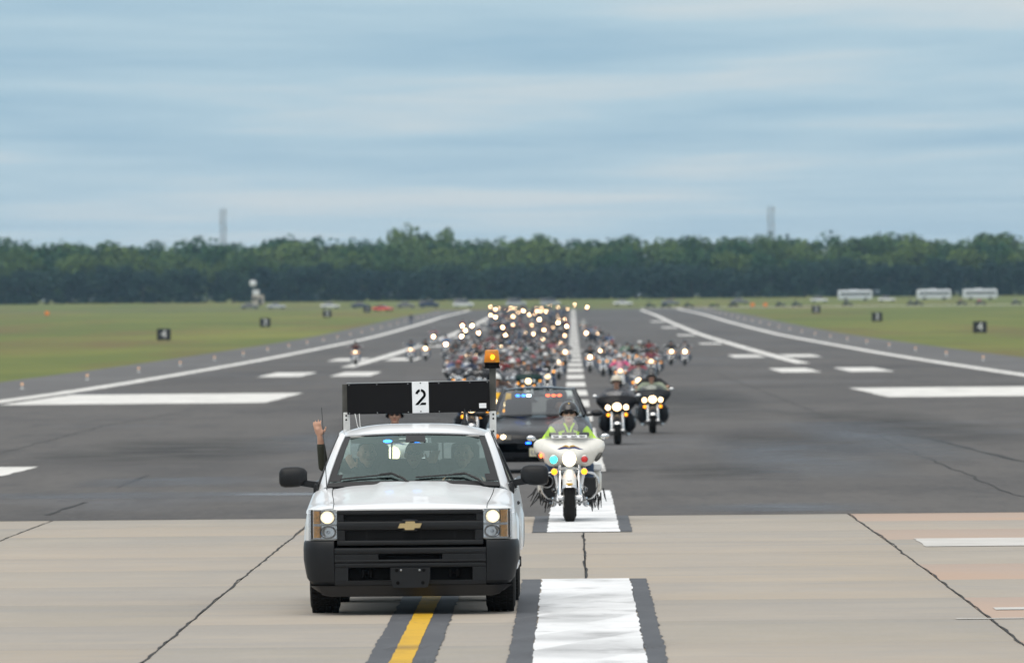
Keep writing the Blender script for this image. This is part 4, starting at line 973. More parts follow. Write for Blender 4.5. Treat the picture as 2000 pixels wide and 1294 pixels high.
# interior
MB().slab(lambda u, v: ((2*u-1)*.80, 1.46+.36*v-.09*(1-(2*u-1)**2)*(1-v), 1.118+.035*math.sin(math.pi*min(1, v*1.2))), 16, 6, .06).build('dashboard', 'dash_grey', T)
MB().box((0, 1.85, .90), (1.6, .12, .38), .04).build('dash_front', 'dash_grey', T); MB().box((0, 2.2, .50), (1.7, 1.5, .06)).build('cab_floor', 'dash_grey', T)
seat = MB().box((0, 2.45, .78), (1.5, .58, .22), .06, seg=2).build('bench_seat', 'seat_cloth', T)
for x, w in ((-.46, .50), (0, .34), (.46, .50)):
    MB().box((x, 2.76, 1.06), (w, .16, .52), .06, 0, Matrix.Rotation(R(-12), 4, 'X'), 2).build('seat_back', 'seat_cloth', seat)
for x in (-.40, .46): MB().box((x, 2.79, 1.43), (.27, .11, .22), .05, 0, Matrix.Rotation(R(-8), 4, 'X'), 3).build('headrest', 'seat_cloth', seat)
sw = MB(); C0 = Vector((.46, 1.95, 1.13)); ax = Vector((0, .90, .42)).normalized(); u_ = Vector((1, 0, 0)); w_ = ax.cross(u_)
sw.tube([C0+(u_*math.cos(a)+w_*math.sin(a))*.185 for a in [2*math.pi*k/24 for k in range(25)]], .016, 8, cap=False); sw.tube([C0-u_*.18, C0+ax*-.03, C0+u_*.18], .02, 6); sw.tube([C0, C0-ax*.28], .03, 8); sw.ell(C0-ax*.02, (.07, .04, .06), 10, 6)
sw.build('steering_wheel', 'black_plastic', T)
rv = MB().box((.10, 2.00, 1.515), (.25, .035, .075), .02, seg=2); rv.tube([(.10, 2.01, 1.55), (.08, 2.05, 1.61)], .012, 6); rv.build('rear_view_mirror', 'black_plastic', T)
for sg, w in ((-1, .46), (1, .46)): MB().box((sg*.38, 2.13, 1.585), (w, .16, .025), .01, 0, Matrix.Rotation(R(-20), 4, 'X')).build('sun_visor', 'liner', T)
vb = MB().box((-.12, 2.045, 1.572), (.46, .05, .03), .008).build('dash_light_bar', 'black_plastic', T)
for x, w in ((-.255, .085), (.02, .085)): MB().ell((x, 2.015, 1.570), (w*.5, .012, .015), 12, 8).build('blue_light', 'led_blue', vb)
MB().grid(lambda u, v: (-.70+.52*u, 1.60+.16*v, 1.156+.002), 1, 1).build('dash_paper', 'white_plate', T)
# wheels
TW = (MB().lathe([(.22, -.135), (.33, -.135), (.366, -.118), (.378, -.09), (.378, .09), (.366, .118), (.33, .135), (.22, .135)], (0, 0, 0), (1, 0, 0), 40), None)
tread = TW[0]
for k in range(64):
    a = 2*math.pi*k/64
    for x, sk in ((-.095, .2), (-.032, -.15), (.032, .15), (.095, -.2)): tread.box((x, math.cos(a)*.380, math.sin(a)*.380), (.052, .022, .010), .002, 0, Matrix.Rotation(a-math.pi/2, 4, 'X') @ Matrix.Rotation(sk, 4, 'Z'))
tyre_me = tread.mesh('tyre', ['rubber'])
rim_me = MB().lathe([(.02, -.05), (.07, -.07), (.09, -.06), (.17, -.055), (.20, -.10), (.225, -.11), (.225, .11), (.20, .10), (.17, .055), (.09, .06), (.07, .07), (.02, .05)], (0, 0, 0), (1, 0, 0), 28).mesh('rim', ['alloy'])
for sg in (-1, 1):
    for ax in (AXF, AXR):
        w = link('wheel', tyre_me, T); w.location = (sg*.815, ax, .384); r_ = link('rim', rim_me, w)
        MB().lathe([(.05, 0), (.06, .02), (.02, .05)], (0, 0, 0), (sg, 0, 0), 10).build('hub', 'steel_dark', w).location = (sg*.06, 0, 0)
# antennas
MB().tube([(-.80, 1.30, 1.09), (-.805, 1.30, 1.12), (-.825, 1.31, 1.5), (-.85, 1.33, 1.90)], [.014, .005, .0032, .0025], 6).build('whip_antenna', 'black_plastic', T)
an = MB().lathe([(.035, 0), (.035, .02), (.016, .06), (.012, .10), (.004, .155)], (.46, 2.62, 1.705), (0, 0, 1), 12).build('roof_antenna', 'black_plastic', T)
# sign rack
for sg, x in ((-1, -.675), (1, .72)):
    lo_, hi_ = 1.15, 1.83 + (.0 if sg < 0 else .0)
    p = MB().box((x, 3.13, (lo_+hi_)/2), (.062, .045, hi_-lo_), .004).build('rack_bracket', 'dirty_white', T)
    for z in (1.28, 1.40, 1.52, 1.64, 1.76, 1.80): MB().lathe([(.0095, 0), (.0095, .003)], (x+.004*sg, 3.1075, z), (0, -1, 0), 8).build('bolt_hole', 'matte_black', p)
    top = 2.10 if sg < 0 else 2.245
    MB().box((x+(-.012 if sg < 0 else 0), 3.185, (1.55+top)/2), (.062, .05, top-1.55), .004).build('rack_post', 'dark_metal', T)
SB = Matrix.Rotation(R(-.55), 4, 'Y')
def rackbox(name, c, size, mat, parent, bw=.002): return MB().box(c, size, bw, 0, None).build(name, mat, parent)
board = MB().box((0, 0, 0), (1.36, .022, .292), .003).build('sign_board', 'board_black', T); board.location = (.012, 3.083, 1.965); board.rotation_euler = (0, R(-.7), 0)
for x in (-.67, -.4, -.1, .2, .5, .67):
    for z in (-.135, .135): MB().lathe([(.006, 0), (.005, .004)], (x*.985, -.011, z), (0, -1, 0), 6).build('rivet', 'alloy', board)
MB().box((0, 0, .150), (1.36, .03, .008), .001).build('board_edge', 'alloy', board)
MB().box((.020, -.017, .004), (.158, .010, .300), .002).build('number_plate', 'white_plate', board)
for z in (-.135, .135): MB().lathe([(.0065, 0), (.006, .003)], (.022, -.023, z+.004), (0, -1, 0), 8).build('plate_bolt', 'matte_black', board)
MB().box((.612, -.0145, -.088), (.068, .005, .046), .001).build('sticker', 'white_plate', board)
# stencil figure 2: two arc pieces, the diagonal and the foot, with the stencil bridges left open
def arc_band(cx, cz, r0, r1, a0, a1, n=8):
    return [(cx+r1*math.cos(R(a0+(a1-a0)*i/n)), cz+r1*math.sin(R(a0+(a1-a0)*i/n))*1.05) for i in range(n+1)] + [(cx+r0*math.cos(R(a1-(a1-a0)*i/n)), cz+r0*math.sin(R(a1-(a1-a0)*i/n))*1.05) for i in range(n+1)]
two = MB(); cx, cz = .022, .030; fy = -.0245
def flat(poly):
    n = len(poly); vs = [(x, fy, z) for x, z in poly] + [(x, fy+.002, z) for x, z in poly]
    return vs
for poly in (arc_band(cx, cz, .026, .050, 172, 100), ):
    n = len(poly); h = n//2
    two.add([(x, fy, z) for x, z in poly], [[i, i+1, n-2-i, n-1-i] for i in range(h-1)])
ar = arc_band(cx, cz, .026, .050, 84, -28); n = len(ar); two.add([(x, fy, z) for x, z in ar], [[i, i+1, n-2-i, n-1-i] for i in range(n//2-1)])
e1, e0 = ar[n//2-1], ar[n//2]; two.add([(e0[0], fy, e0[1]), (e1[0], fy, e1[1]), (cx-.024, fy, -.070), (cx-.050, fy, -.070), (cx-.050, fy, -.062)], [[0, 1, 2, 3, 4]])
two.add([(x, fy, z) for x, z in ((cx-.012, -.070), (cx+.050, -.070), (cx+.050, -.047), (cx+.010, -.047))], [[0, 1, 2, 3]])
two.build('numeral', 'matte_black', board, fix=False)
# cables and beacon
MB().tube([(-.60, 3.09, 1.84), (-.585, 3.05, 1.78), (-.57, 3.04, 1.70), (-.53, 2.98, 1.66)], .004, 5).build('cable', 'dirty_white', T); MB().tube([(-.555, 3.09, 1.84), (-.55, 3.05, 1.78), (-.545, 3.04, 1.70), (-.50, 2.98, 1.66)], .004, 5).build('cable', 'dirty_white', T)
bc = MB().lathe([(.075, 0), (.078, .012), (.070, .02), (.068, .035), (.074, .05), (.074, .056)], (.715, 3.17, 2.238), (0, 0, 1), 24).build('beacon', 'matte_black', T)
MB().loft([[(.715+sx*s+.012*0, 3.17+sy*s, z) for sx, sy in [(math.copysign(abs(math.cos(a))**.35, math.cos(a)), math.copysign(abs(math.sin(a))**.35, math.sin(a))) for a in [2*math.pi*(k+.5)/24 for k in range(24)]]] for z, s in ((2.294, .073), (2.30, .076), (2.40, .066), (2.412, .06), (2.416, .045))], True, True).build('beacon_lens', 'amber_glass', bc, 50)
MB().lathe([(.03, 2.296), (.05, 2.31), (.055, 2.36), (.03, 2.39), (.004, 2.395)], (.700, 3.17, 0), (0, 0, 1), 16, 0, (1, .55)).build('beacon_reflector', 'gold', bc); MB().ell((.722, 3.125, 2.345), (.018, .014, .022), 10, 8).build('beacon_bulb', 'beacon_glow', bc)

# ------------------------------------------------------------------ people in the cab (truck space turned into world space)
TM = Matrix.Translation(truck.location) @ Matrix.Rotation(truck.rotation_euler.z, 4, 'Z')
def person(name_label, me, loc, rz=0, cat='person', group=None, color=None):
    o = link('person', me, None, color); o.location = loc; o.rotation_euler = (0, 0, rz); tag(o, name_label, cat, group); return o
def torso(x, y, z, shirt, sh=.19, lean=0):
    """seated torso with pelvis at (x, y, z)"""
    return [((x, y, z), (.17, .13, .13), None, None, shirt), ((x, y+.0, z+.05), (x, y+.06+lean, z+.36), .125, .145, shirt), ((x-sh, y+.06+lean, z+.43), (x+sh, y+.06+lean, z+.43), .078, .078, shirt), ((x, y+.05+lean, z+.46), (x, y+.02+lean, z+.58), .058, .052, 1),
            ((x-.09, y, z-.02), (x-.11, y-.42, z+.04), .085, .065, 2), ((x+.09, y, z-.02), (x+.11, y-.42, z+.04), .085, .065, 2), ((x-.11, y-.42, z+.04), (x-.11, y-.46, z-.28), .062, .045, 2), ((x+.11, y-.42, z+.04), (x+.11, y-.46, z-.28), .062, .045, 2)]
def limb(a, b, c, r, mat): return [(a, b, r[0], r[1], mat), (b, c, r[1], r[2], mat)]
def hair_cap(o, c, yaw=0, sc=1.0):
    mb = MB(); Rz = Matrix.Rotation(yaw, 3, 'Z'); c = Vector(c)
    def fn(u, v):
        a = 2*math.pi*u; t = v*R(96); k = 1-.50*max(0, -math.sin(a))**.6 - .12*abs(math.cos(a))
        t *= k; p = Vector((.086*math.sin(t)*math.cos(a), .104*math.sin(t)*math.sin(a), .121*math.cos(t)))*sc; return c + Rz @ (p+Vector((0, .006, 0)))
    mb.grid(fn, 22, 8).build('hair', 'hair', o)
def shades(o, c, yaw=0, sc=1.0):
    Rz = Matrix.Rotation(yaw, 4, 'Z'); mb = MB(); TT = Matrix.Translation(c) @ Rz
    for s in (-1, 1):
        q = MB().ell((s*.034, -.100, .012), (.030, .010, .019), 12, 8); mb.add(q.v, q.f, 0, TT)
        q = MB().tube([(s*.062, -.088, .018), (s*.082, -.01, .012)], .004, 5); mb.add(q.v, q.f, 0, TT)
    q = MB().box((0, -.106, .018), (.02, .008, .008)); mb.add(q.v, q.f, 0, TT); mb.build('sunglasses', 'eye_dark', o)
def eyes(o, c, yaw=0):
    TT = Matrix.Translation(c) @ Matrix.Rotation(yaw, 4, 'Z'); mb = MB()
    for s in (-1, 1): q = MB().ell((s*.032, -.088, .010), (.013, .008, .007), 8, 6); mb.add(q.v, q.f, 0, TT)
    mb.build('eyes', 'eye_dark', o)
PM = ['dark_shirt', 'skin', 'jeans', 'lips', 'olive_sleeve']
# passenger: right arm out of the window, waving, left hand by the cheek
px_, py_, pz_ = -.47, 2.48, .90
cap = torso(px_, py_, pz_, 0) + head_caps((px_+.005, 2.47, 1.455), 1, 3, 1.02, R(14))
cap += limb((px_-.20, 2.52, 1.33), (-.875, 2.42, 1.33), (-.895, 2.36, 1.525), (.062, .050, .041), 4) + [((-.895, 2.36, 1.525), (-.905, 2.33, 1.615), .034, .027, 1)]
cap += hand_caps((-.905, 2.33, 1.615), (-.22, -.1, 1), (.85, -.45, .3), 1, .16, .5, 1.15, 1.0)
cap += limb((px_+.19, 2.50, 1.32), (px_+.13, 2.24, 1.16), (px_-.10, 2.24, 1.30), (.062, .05, .040), 0) + hand_caps((px_-.10, 2.24, 1.30), (-.45, -.05, .8), (.6, -.5, .3), 1, .15, .5, 1, 1.0)
me = fuse('person', cap, PM, .0085, 3); me.transform(TM)
p1 = person('passenger in the left truck seat with one arm raised out of the window', me, (0, 0, 0))
def in_truck(v): return TM @ Vector(v)
hair_cap(p1, in_truck((px_+.005, 2.47, 1.455)), R(14), 1.02); eyes(p1, in_truck((px_+.005, 2.47, 1.455)), R(14))
# middle: sunglasses, waving a hand
cap = torso(-.02, 2.50, .89, 0) + head_caps((-.02, 2.47, 1.44), 1, 3, 1.0, 0)
cap += limb((.17, 2.52, 1.30), (.24, 2.34, 1.14), (.155, 2.28, 1.33), (.06, .048, .038), 0) + hand_caps((.155, 2.28, 1.34), (.22, 0, 1), (-1, 0, .2), 1, .25, .15, 1, 1.05)
cap += limb((-.21, 2.52, 1.30), (-.22, 2.36, 1.05), (-.12, 2.2, .96), (.06, .048, .038), 0) + hand_caps((-.12, 2.2, .96), (.4, -1, 0), (1, .4, 0), 1)
me = fuse('person', cap, PM, .0085, 3); me.transform(TM)
p2 = person('person in the middle of the truck cab with sunglasses waving one hand', me, (0, 0, 0)); hair_cap(p2, in_truck((-.02, 2.47, 1.44))); shades(p2, in_truck((-.02, 2.47, 1.44)))
# driver
cap = torso(.46, 2.48, .89, 0) + head_caps((.45, 2.47, 1.44), 1, 3, 1.02, R(-6))
for s in (-1, 1): cap += limb((.46+s*.20, 2.52, 1.31), (.46+s*.24, 2.24, 1.10), (.46+s*.16, 2.02, 1.17), (.062, .05, .038), 0) + grip_caps((.46+s*.16, 2.02, 1.17), (.46+s*.165, 1.965, 1.20), 1)
me = fuse('person', cap, PM, .0095, 3); me.transform(TM)
p3 = person('driver of the white pickup in dark clothes behind the steering wheel', me, (0, 0, 0)); hair_cap(p3, in_truck((.45, 2.47, 1.44)), R(-6), 1.06); eyes(p3, in_truck((.45, 2.47, 1.44)), R(-6))
# ------------------------------------------------------------------ motorcycles: kits of part meshes (nose to -Y, origin on the ground below the middle)
FA, RA, WR = -.85, .78, .325          # axles and wheel radius
def tyre_m(r, w, n=26): return MB().lathe([(r*.72, -w*.40), (r*.86, -w*.5), (r*.96, -w*.40), (r, -w*.14), (r, w*.14), (r*.96, w*.40), (r*.86, w*.5), (r*.72, w*.40)], (0, 0, 0), (1, 0, 0), n).mesh('tyre', ['rubber'])
def rim_m(r, w, n=18):
    m = MB().lathe([(r*.62, -w*.38), (r*.74, -w*.42), (r*.74, w*.42), (r*.62, w*.38), (r*.62, -w*.38)], (0, 0, 0), (1, 0, 0), n, 0, (1, 1), False)
    for k in range(9): a = 2*math.pi*k/9; m.box((0, math.cos(a)*r*.36, math.sin(a)*r*.36), (.025, r*.62, .03), 0, 0, Matrix.Rotation(a, 4, 'X'))
    m.lathe([(.045, -.09), (.045, .09)], (0, 0, 0), (1, 0, 0), 12)
    for s in (-1, 1): m.lathe([(.09, s*.062), (.145, s*.062), (.145, s*.068), (.09, s*.068), (.09, s*.062)], (0, 0, 0), (1, 0, 0), 18, 0, (1, 1), False)
    return m.mesh('rim', ['alloy'])
BT = tyre_m(WR, .145); BTR = tyre_m(WR, .18); BR = rim_m(WR, .12)
def arc_fender(cy, cz, r, w, a0, a1, n=14, th=.012, flare=.06):
    def fn(u, v):
        a = R(a0+(a1-a0)*v); s = 2*u-1; rad = r - .055*abs(s)**2.6 - (flare*abs(s)**6 if True else 0)
        return (s*w/2, cy-math.cos(a)*rad, cz+math.sin(a)*rad)
    return MB().slab(fn, 10, n, th)
def batwing(half, c, y0, bow, th=.03):
    """fairing shell: outline half (x, z) from top centre to bottom centre, bulging forward at c"""
    out = half + [(-x, z) for x, z in half[::-1][1:-1]]; n = len(out); rings = 9; mb = MB(); vs = []; fs = []
    def pt(t, p, back=0):
        x = c[0]+(p[0]-c[0])*t; z = c[1]+(p[1]-c[1])*t; y = y0 + bow*t**2.0*(.35+.65*min(1, abs(p[0])/.45)) + .11*max(0, z-c[1]) + back
        return (x, y, z)
    for k in range(1, rings+1):
        for p in out: vs.append(pt((k/rings)**.8, p))
    vs.append(pt(0, (0, 0))); ci = len(vs)-1
    for i in range(n): fs.append([ci, (i+1) % n, i])
    for k in range(rings-1):
        for i in range(n): fs.append([k*n+i, k*n+(i+1) % n, (k+1)*n+(i+1) % n, (k+1)*n+i])
    b0 = len(vs)
    for p in out: q = pt(1, (p[0]*.985, p[1]), .05+.02); vs.append(q)
    for i in range(n): fs.append([(rings-1)*n+i, (rings-1)*n+(i+1) % n, b0+(i+1) % n, b0+i])
    fs.append([b0+i for i in range(n)]); mb.add(vs, fs); return mb, pt
BAT = [(0, 1.118), (.12, 1.117), (.22, 1.112), (.30, 1.102), (.37, 1.094), (.425, 1.080), (.458, 1.052), (.472, 1.01), (.466, .965), (.445, .925), (.405, .878), (.360, .828), (.315, .78), (.27, .742), (.21, .728), (.15, .726), (.10, .738), (.05, .75), (0, .752)]
def engine():
    m = MB().box((0, .02, .40), (.30, .52, .26), .05, seg=2); m.box((0, .28, .42), (.26, .30, .24), .04)
    for ang, y in ((-24, -.07), (24, .13)):
        M_ = Matrix.Translation((0, y, .55)) @ Matrix.Rotation(R(ang), 4, 'X')
        for k in range(6): q = MB().box((0, 0, .02+.032*k), (.22, .17, .014), .004); m.add(q.v, q.f, 0, M_)
        q = MB().box((0, 0, .11), (.15, .12, .24), .02); m.add(q.v, q.f, 0, M_); q = MB().box((0, 0, .23), (.20, .16, .07), .02); m.add(q.v, q.f, 0, M_)
    return m
def tank_m(): 
    secs = []
    for y, w, zt, zb in ((-.30, .06, .86, .74), (-.24, .13, .91, .70), (-.08, .165, .925, .68), (.10, .155, .89, .68), (.24, .09, .82, .70), (.28, .04, .78, .72)):
        secs.append([(w*math.cos(a), y, (zt+zb)/2+(zt-zb)/2*math.sin(a)) for a in [2*math.pi*k/14 for k in range(14)]])
    return MB().loft(secs)
def seat_m():
    secs = []
    for y, w, zt, zb in ((.16, .08, .72, .66), (.24, .15, .71, .64), (.42, .18, .705, .63), (.56, .17, .75, .65), (.66, .15, .79, .68), (.92, .14, .80, .70), (1.0, .10, .77, .71)):
        secs.append([(w*math.copysign(abs(math.cos(a))**.7, math.cos(a)), y, (zt+zb)/2+(zt-zb)/2*math.copysign(abs(math.sin(a))**.7, math.sin(a))) for a in [2*math.pi*k/14 for k in range(14)]])
    return MB().loft(secs)
def saddlebag(sg):
    secs = []
    for y, k in ((.58, .72), (.61, .95), (.70, 1), (1.12, .98), (1.20, .85), (1.22, .6)):
        secs.append([(sg*(.335+.095*k*math.copysign(abs(math.cos(a))**.5, math.cos(a))), y, .50+.155*k*math.copysign(abs(math.sin(a))**.5, math.sin(a))) for a in [2*math.pi*q/16 for q in range(16)]])
    return MB().loft(secs)
def rot_ell(c, rad, n=12): return MB().ell(c, rad, n, 8)
K_TYRE = ('wheel', BT, None, (0, FA, WR), [('rim', BR, None)]); K_TYRER = ('wheel', BTR, None, (0, RA, WR), [('rim', BR, None)])
def P(name, mb, mats, color=None, subs=()): return (name, mb.mesh(name, mats if isinstance(mats, list) else [mats], 40), color, (0, 0, 0), list(subs))
def S(name, mb, mats, color=None): return (name, mb.mesh(name, mats if isinstance(mats, list) else [mats], 40), color)
def common(kind='tourer', chrome='chrome'):
    ks = [K_TYRE, K_TYRER]
    for sg in (-1, 1):
        f = MB().tube([(sg*.122, FA+.005, .30), (sg*.122, FA+.02, .34), (sg*.122, -.735, .60)], [.030, .036, .036], 12); f.tube([(sg*.122, -.74, .58), (sg*.122, -.63, .88)], .026, 10); f.lathe([(.036, -.03), (.036, .03)], (sg*.122, FA, .325), (1, 0, 0), 10)
        ks.append(P('fork_leg', f, chrome))
    ks.append(P('front_fender', arc_fender(FA, WR, .375, .185, 28, 205), 'paint', 'paint', [S('fender_trim', MB().slab(lambda u, v: ((2*u-1)*.094, FA-math.cos(R(24+7*v))*(.382-.05*abs(2*u-1)**2.6), WR+math.sin(R(24+7*v))*(.382-.05*abs(2*u-1)**2.6)), 10, 1, .008), chrome)]))
    ks.append(P('rear_fender', arc_fender(RA, WR, .40, .22, -10, 160), 'paint', 'paint'))
    ks.append(P('engine', engine(), 'engine_metal', None, [S('air_cleaner', MB().lathe([(.02, .19), (.085, .19), (.095, .16), (.09, .11)], (0, .03, .60), (1, 0, 0), 16), chrome)]))
    fr = MB().tube([(0, -.60, .90), (0, -.40, .80), (0, .25, .66), (0, .62, .60)], .030, 8)
    for sg in (-1, 1): fr.tube([(0, -.58, .78), (sg*.10, -.38, .45), (sg*.13, -.25, .22), (sg*.13, .50, .21), (sg*.10, .70, .40), (sg*.06, .62, .60)], .019, 8); fr.box((sg*.105, .62, .33), (.03, .42, .05), .01)
    ks.append(P('frame', fr, 'steel_dark')); ks.append(P('tank', tank_m(), 'paint', 'paint')); ks.append(P('seat', seat_m(), 'leather'))
    for sg in (-1, 1):
        ks.append(P('floorboard', MB().box((sg*.29, -.30, .27), (.12, .36, .025), .01), 'steel_dark'))
        ks.append(P('exhaust', MB().tube([(sg*.14, -.06, .50), (sg*.19, -.16, .36), (sg*.20, .0, .22), (sg*.22, .4, .20), (sg*.24, .6, .22), (sg*.25, 1.25, .26)], [.024, .024, .026, .03, .045, .05], 10), chrome))
    return ks
def bars(hx, hz, hy, chrome='chrome', apes=False):
    mb = MB(); 
    for sg in (-1, 1): mb.tube([(0, -.52, .93), (sg*.10, -.50, .95), (sg*hx*.6, hy-.06, hz-(.03 if not apes else .0)), (sg*hx*.8, hy-.03, hz), (sg*hx, hy+.06, hz-.01)], .014, 8)
    lv = []
    for sg in (-1, 1): lv.append(S('grip', MB().tube([(sg*(hx-.11), hy, hz), (sg*(hx+.02), hy+.065, hz-.01)], .02, 8), 'rubber')); lv.append(S('lever', MB().tube([(sg*(hx-.13), hy-.05, hz-.01), (sg*(hx+.01), hy-.005, hz-.02)], .007, 6), chrome))
    return P('handlebar', mb, chrome, None, lv)
def mirror(sg, x, z, y=-.42):
    m = MB().tube([(sg*.36, -.36, 1.02), (sg*.41, -.38, 1.07), (sg*(x-.03), y, z)], .007, 6); q = MB().ell((0, 0, 0), (.062, .022, .040), 14, 10); m.add(q.v, q.f, 0, Matrix.Translation((sg*x, y, z)) @ Matrix.Rotation(R(sg*-8), 4, 'Y'))
    return P('mirror', m, 'chrome')
def crash_bars(w=.37):
    out = []
    for sg in (-1, 1):
        out.append(P('crash_bar', MB().tube([(sg*.06, -.50, .66), (sg*.22, -.49, .655), (sg*.32, -.475, .63), (sg*w, -.46, .57), (sg*(w+.005), -.46, .47), (sg*(w-.02), -.45, .38), (sg*.30, -.44, .31), (sg*.15, -.42, .25), (sg*.06, -.40, .24)], .018, 10), 'chrome'))
    return out
def signal(x, z, y, lit='signal_lit', r=.038):
    return P('turn_signal', MB().lathe([(.02, .07), (r*.9, .045), (r*1.08, .012), (r*1.08, 0)], (x, y, z), (0, 1, 0), 14), 'chrome', None, [S('lens', MB().ell((x, y, z), (r, .020, r), 12, 8), lit)])
def lamp(name, x, z, y, rx, rz, mat, ring='chrome', dep=.09):
    return P(name, MB().lathe([(.25, dep), (.8, dep*.72), (1.06, dep*.15), (1.10, -.006), (1.0, -.008), (.97, .01)], (x, y, z), (0, 1, 0), 22, 0, (rz, rx), False), ring, None, [S('lens', MB().ell((x, y+.004, z), (rx*.97, .022, rz*.97), 18, 10), mat)])
def screen(w, z0, z1, y0, lean, bow=.10, mat='bike_screen'):
    return MB().grid(lambda u, v: ((2*u-1)*w*(math.cos(math.asin(min(1, v**1.25*.93)))), y0+lean*v+bow*(2*u-1)**2*(1-.5*v), z0+(z1-z0)*v), 14, 10)
def lowers(col):
    out = []
    for sg in (-1, 1):
        secs = []
        for z, w, d in ((.30, .06, .10), (.36, .10, .14), (.50, .115, .17), (.62, .10, .16), (.70, .06, .10)):
            secs.append([(sg*(.275+w*1.15*math.cos(a)), -.46+d*.5*math.sin(a), z) for a in [2*math.pi*q/14 for q in range(14)]])
        out.append(P('fairing_lower', MB().loft(secs), 'paint', col))
    return out
_bw, _pt = batwing(BAT, (0, .86), -.80, .26)
batwing_me = _bw.mesh('fairing', ['paint'], 50)
KITS = {}
def kit_tourer():
    ks = common(); ks += [('fairing', batwing_me, 'paint', (0, 0, 0), [])] + lowers('paint') + crash_bars(.385)
    ks += [lamp('headlight', 0, .86, -.835, .098, .088, 'headlamp'), lamp('spot_lamp', -.205, .845, -.79, .058, .058, 'headlamp'), lamp('spot_lamp', .205, .845, -.79, .058, .058, 'headlamp')]
    ks += [signal(-.20, .68, -.76), signal(.20, .68, -.76), P('windshield', screen(.33, 1.112, 1.22, -.66, .05), 'bike_screen'), bars(.42, 1.03, -.33), mirror(-1, .49, 1.10), mirror(1, .49, 1.10)]
    for sg in (-1, 1): ks.append(P('saddlebag', saddlebag(sg), 'paint', 'paint'))
    ks.append(P('top_case', MB().box((0, 1.02, .95), (.52, .42, .30), .07, seg=2), 'paint', 'paint')); return ks
def kit_cruiser(scr=True):
    ks = common(); ks += crash_bars(.34) + [lamp('headlight', 0, .86, -.80, .092, .092, 'headlamp'), signal(-.20, .80, -.66), signal(.20, .80, -.66), bars(.40, 1.06, -.30), mirror(-1, .44, 1.20), mirror(1, .44, 1.20)]
    if scr: ks.append(P('windshield', screen(.27, .92, 1.34, -.72, .22), 'bike_screen')); ks += [P('saddlebag', saddlebag(sg), 'leather') for sg in (-1, 1)]
    return ks
def kit_ape():
    ks = common(); ks += [lamp('headlight', 0, .82, -.80, .10, .085, 'headlamp'), signal(-.24, 1.02, -.50, 'signal_lit', .045), signal(.24, 1.02, -.50, 'signal_lit', .045)]
    mb = MB()
    for sg in (-1, 1): mb.tube([(0, -.55, .93), (sg*.14, -.53, .95), (sg*.20, -.42, 1.25), (sg*.26, -.35, 1.28), (sg*.40, -.25, 1.27)], .015, 8)
    ks.append(P('handlebar', mb, 'chrome')); ks += [mirror(-1, .46, 1.36, -.32), mirror(1, .46, 1.36, -.32)]; return ks
def kit_far():
    body = MB().box((0, .05, .45), (.34, .9, .40), .1); body.add(*(lambda q: (q.v, q.f))(tank_m())); body.add(*(lambda q: (q.v, q.f))(seat_m()))
    body.tube([(-.12, FA, .33), (-.12, -.63, .90)], .03, 6); body.tube([(.12, FA, .33), (.12, -.63, .90)], .03, 6); body.tube([(-.42, -.27, 1.05), (-.2, -.4, 1.02), (.2, -.4, 1.02), (.42, -.27, 1.05)], .016, 6)
    far_t = MB().lathe([(.05, -.06), (WR*.9, -.07), (WR, -.03), (WR, .03), (WR*.9, .07), (.05, .06)], (0, 0, 0), (1, 0, 0), 14).mesh('wheel', ['rubber'])
    return [P('body', body, ['paint'], 'paint'), ('wheel', far_t, None, (0, FA, WR), []), ('wheel', far_t, None, (0, RA, WR), []),
            P('headlight', MB().lathe([(.03, .09), (.085, .06), (.10, 0), (.07, -.02), (.01, -.025)], (0, -.80, .86), (0, 1, 0), 12), 'headlamp')]
KITS['tourer'] = kit_tourer(); KITS['cruiser'] = kit_cruiser(True); KITS['naked'] = kit_cruiser(False); KITS['ape'] = kit_ape(); KITS['far'] = kit_far()
def spawn(kit, loc, rz, label, group=None, paint=(.015, .015, .017), name='motorcycle', off=False, lean=0):
    t = thing(name, label, 'motorcycle', loc, rz, group); t.rotation_euler = (0, lean, rz)
    for nm, me, col, lo_, subs in (KITS[kit] if isinstance(kit, str) else kit):
        if isinstance(kit, str) and kit == 'far' and nm == 'headlight': me = far_dark if off else lens_at(me, loc[1])
        o = link(nm, me, t, paint if col == 'paint' else col); o.location = lo_
        for n2, m2, c2 in subs: 
            if m2.materials[0].name == 'headlamp': m2 = dark_lens(m2) if off or (nm == 'spot_lamp' and loc[1] > 270) else lens_at(m2, loc[1])
            link(n2, m2, o, paint if c2 == 'paint' else c2)
    return t
_dl = {}
def lens_at(me, y):
    k = 'headlamp' if y < 340 else ('headlamp_mid' if y < 650 else 'headlamp_far')
    if k == 'headlamp': return me
    if (me.name, k) not in _dl: q = me.copy(); q.materials[0] = MATS[k]; _dl[(me.name, k)] = q
    return _dl[(me.name, k)]
def dark_lens(me):
    if me.name not in _dl: q = me.copy(); q.materials[0] = MATS['reflector']; _dl[me.name] = q
    return _dl[me.name]
far_dark = dark_lens(KITS['far'][3][1])
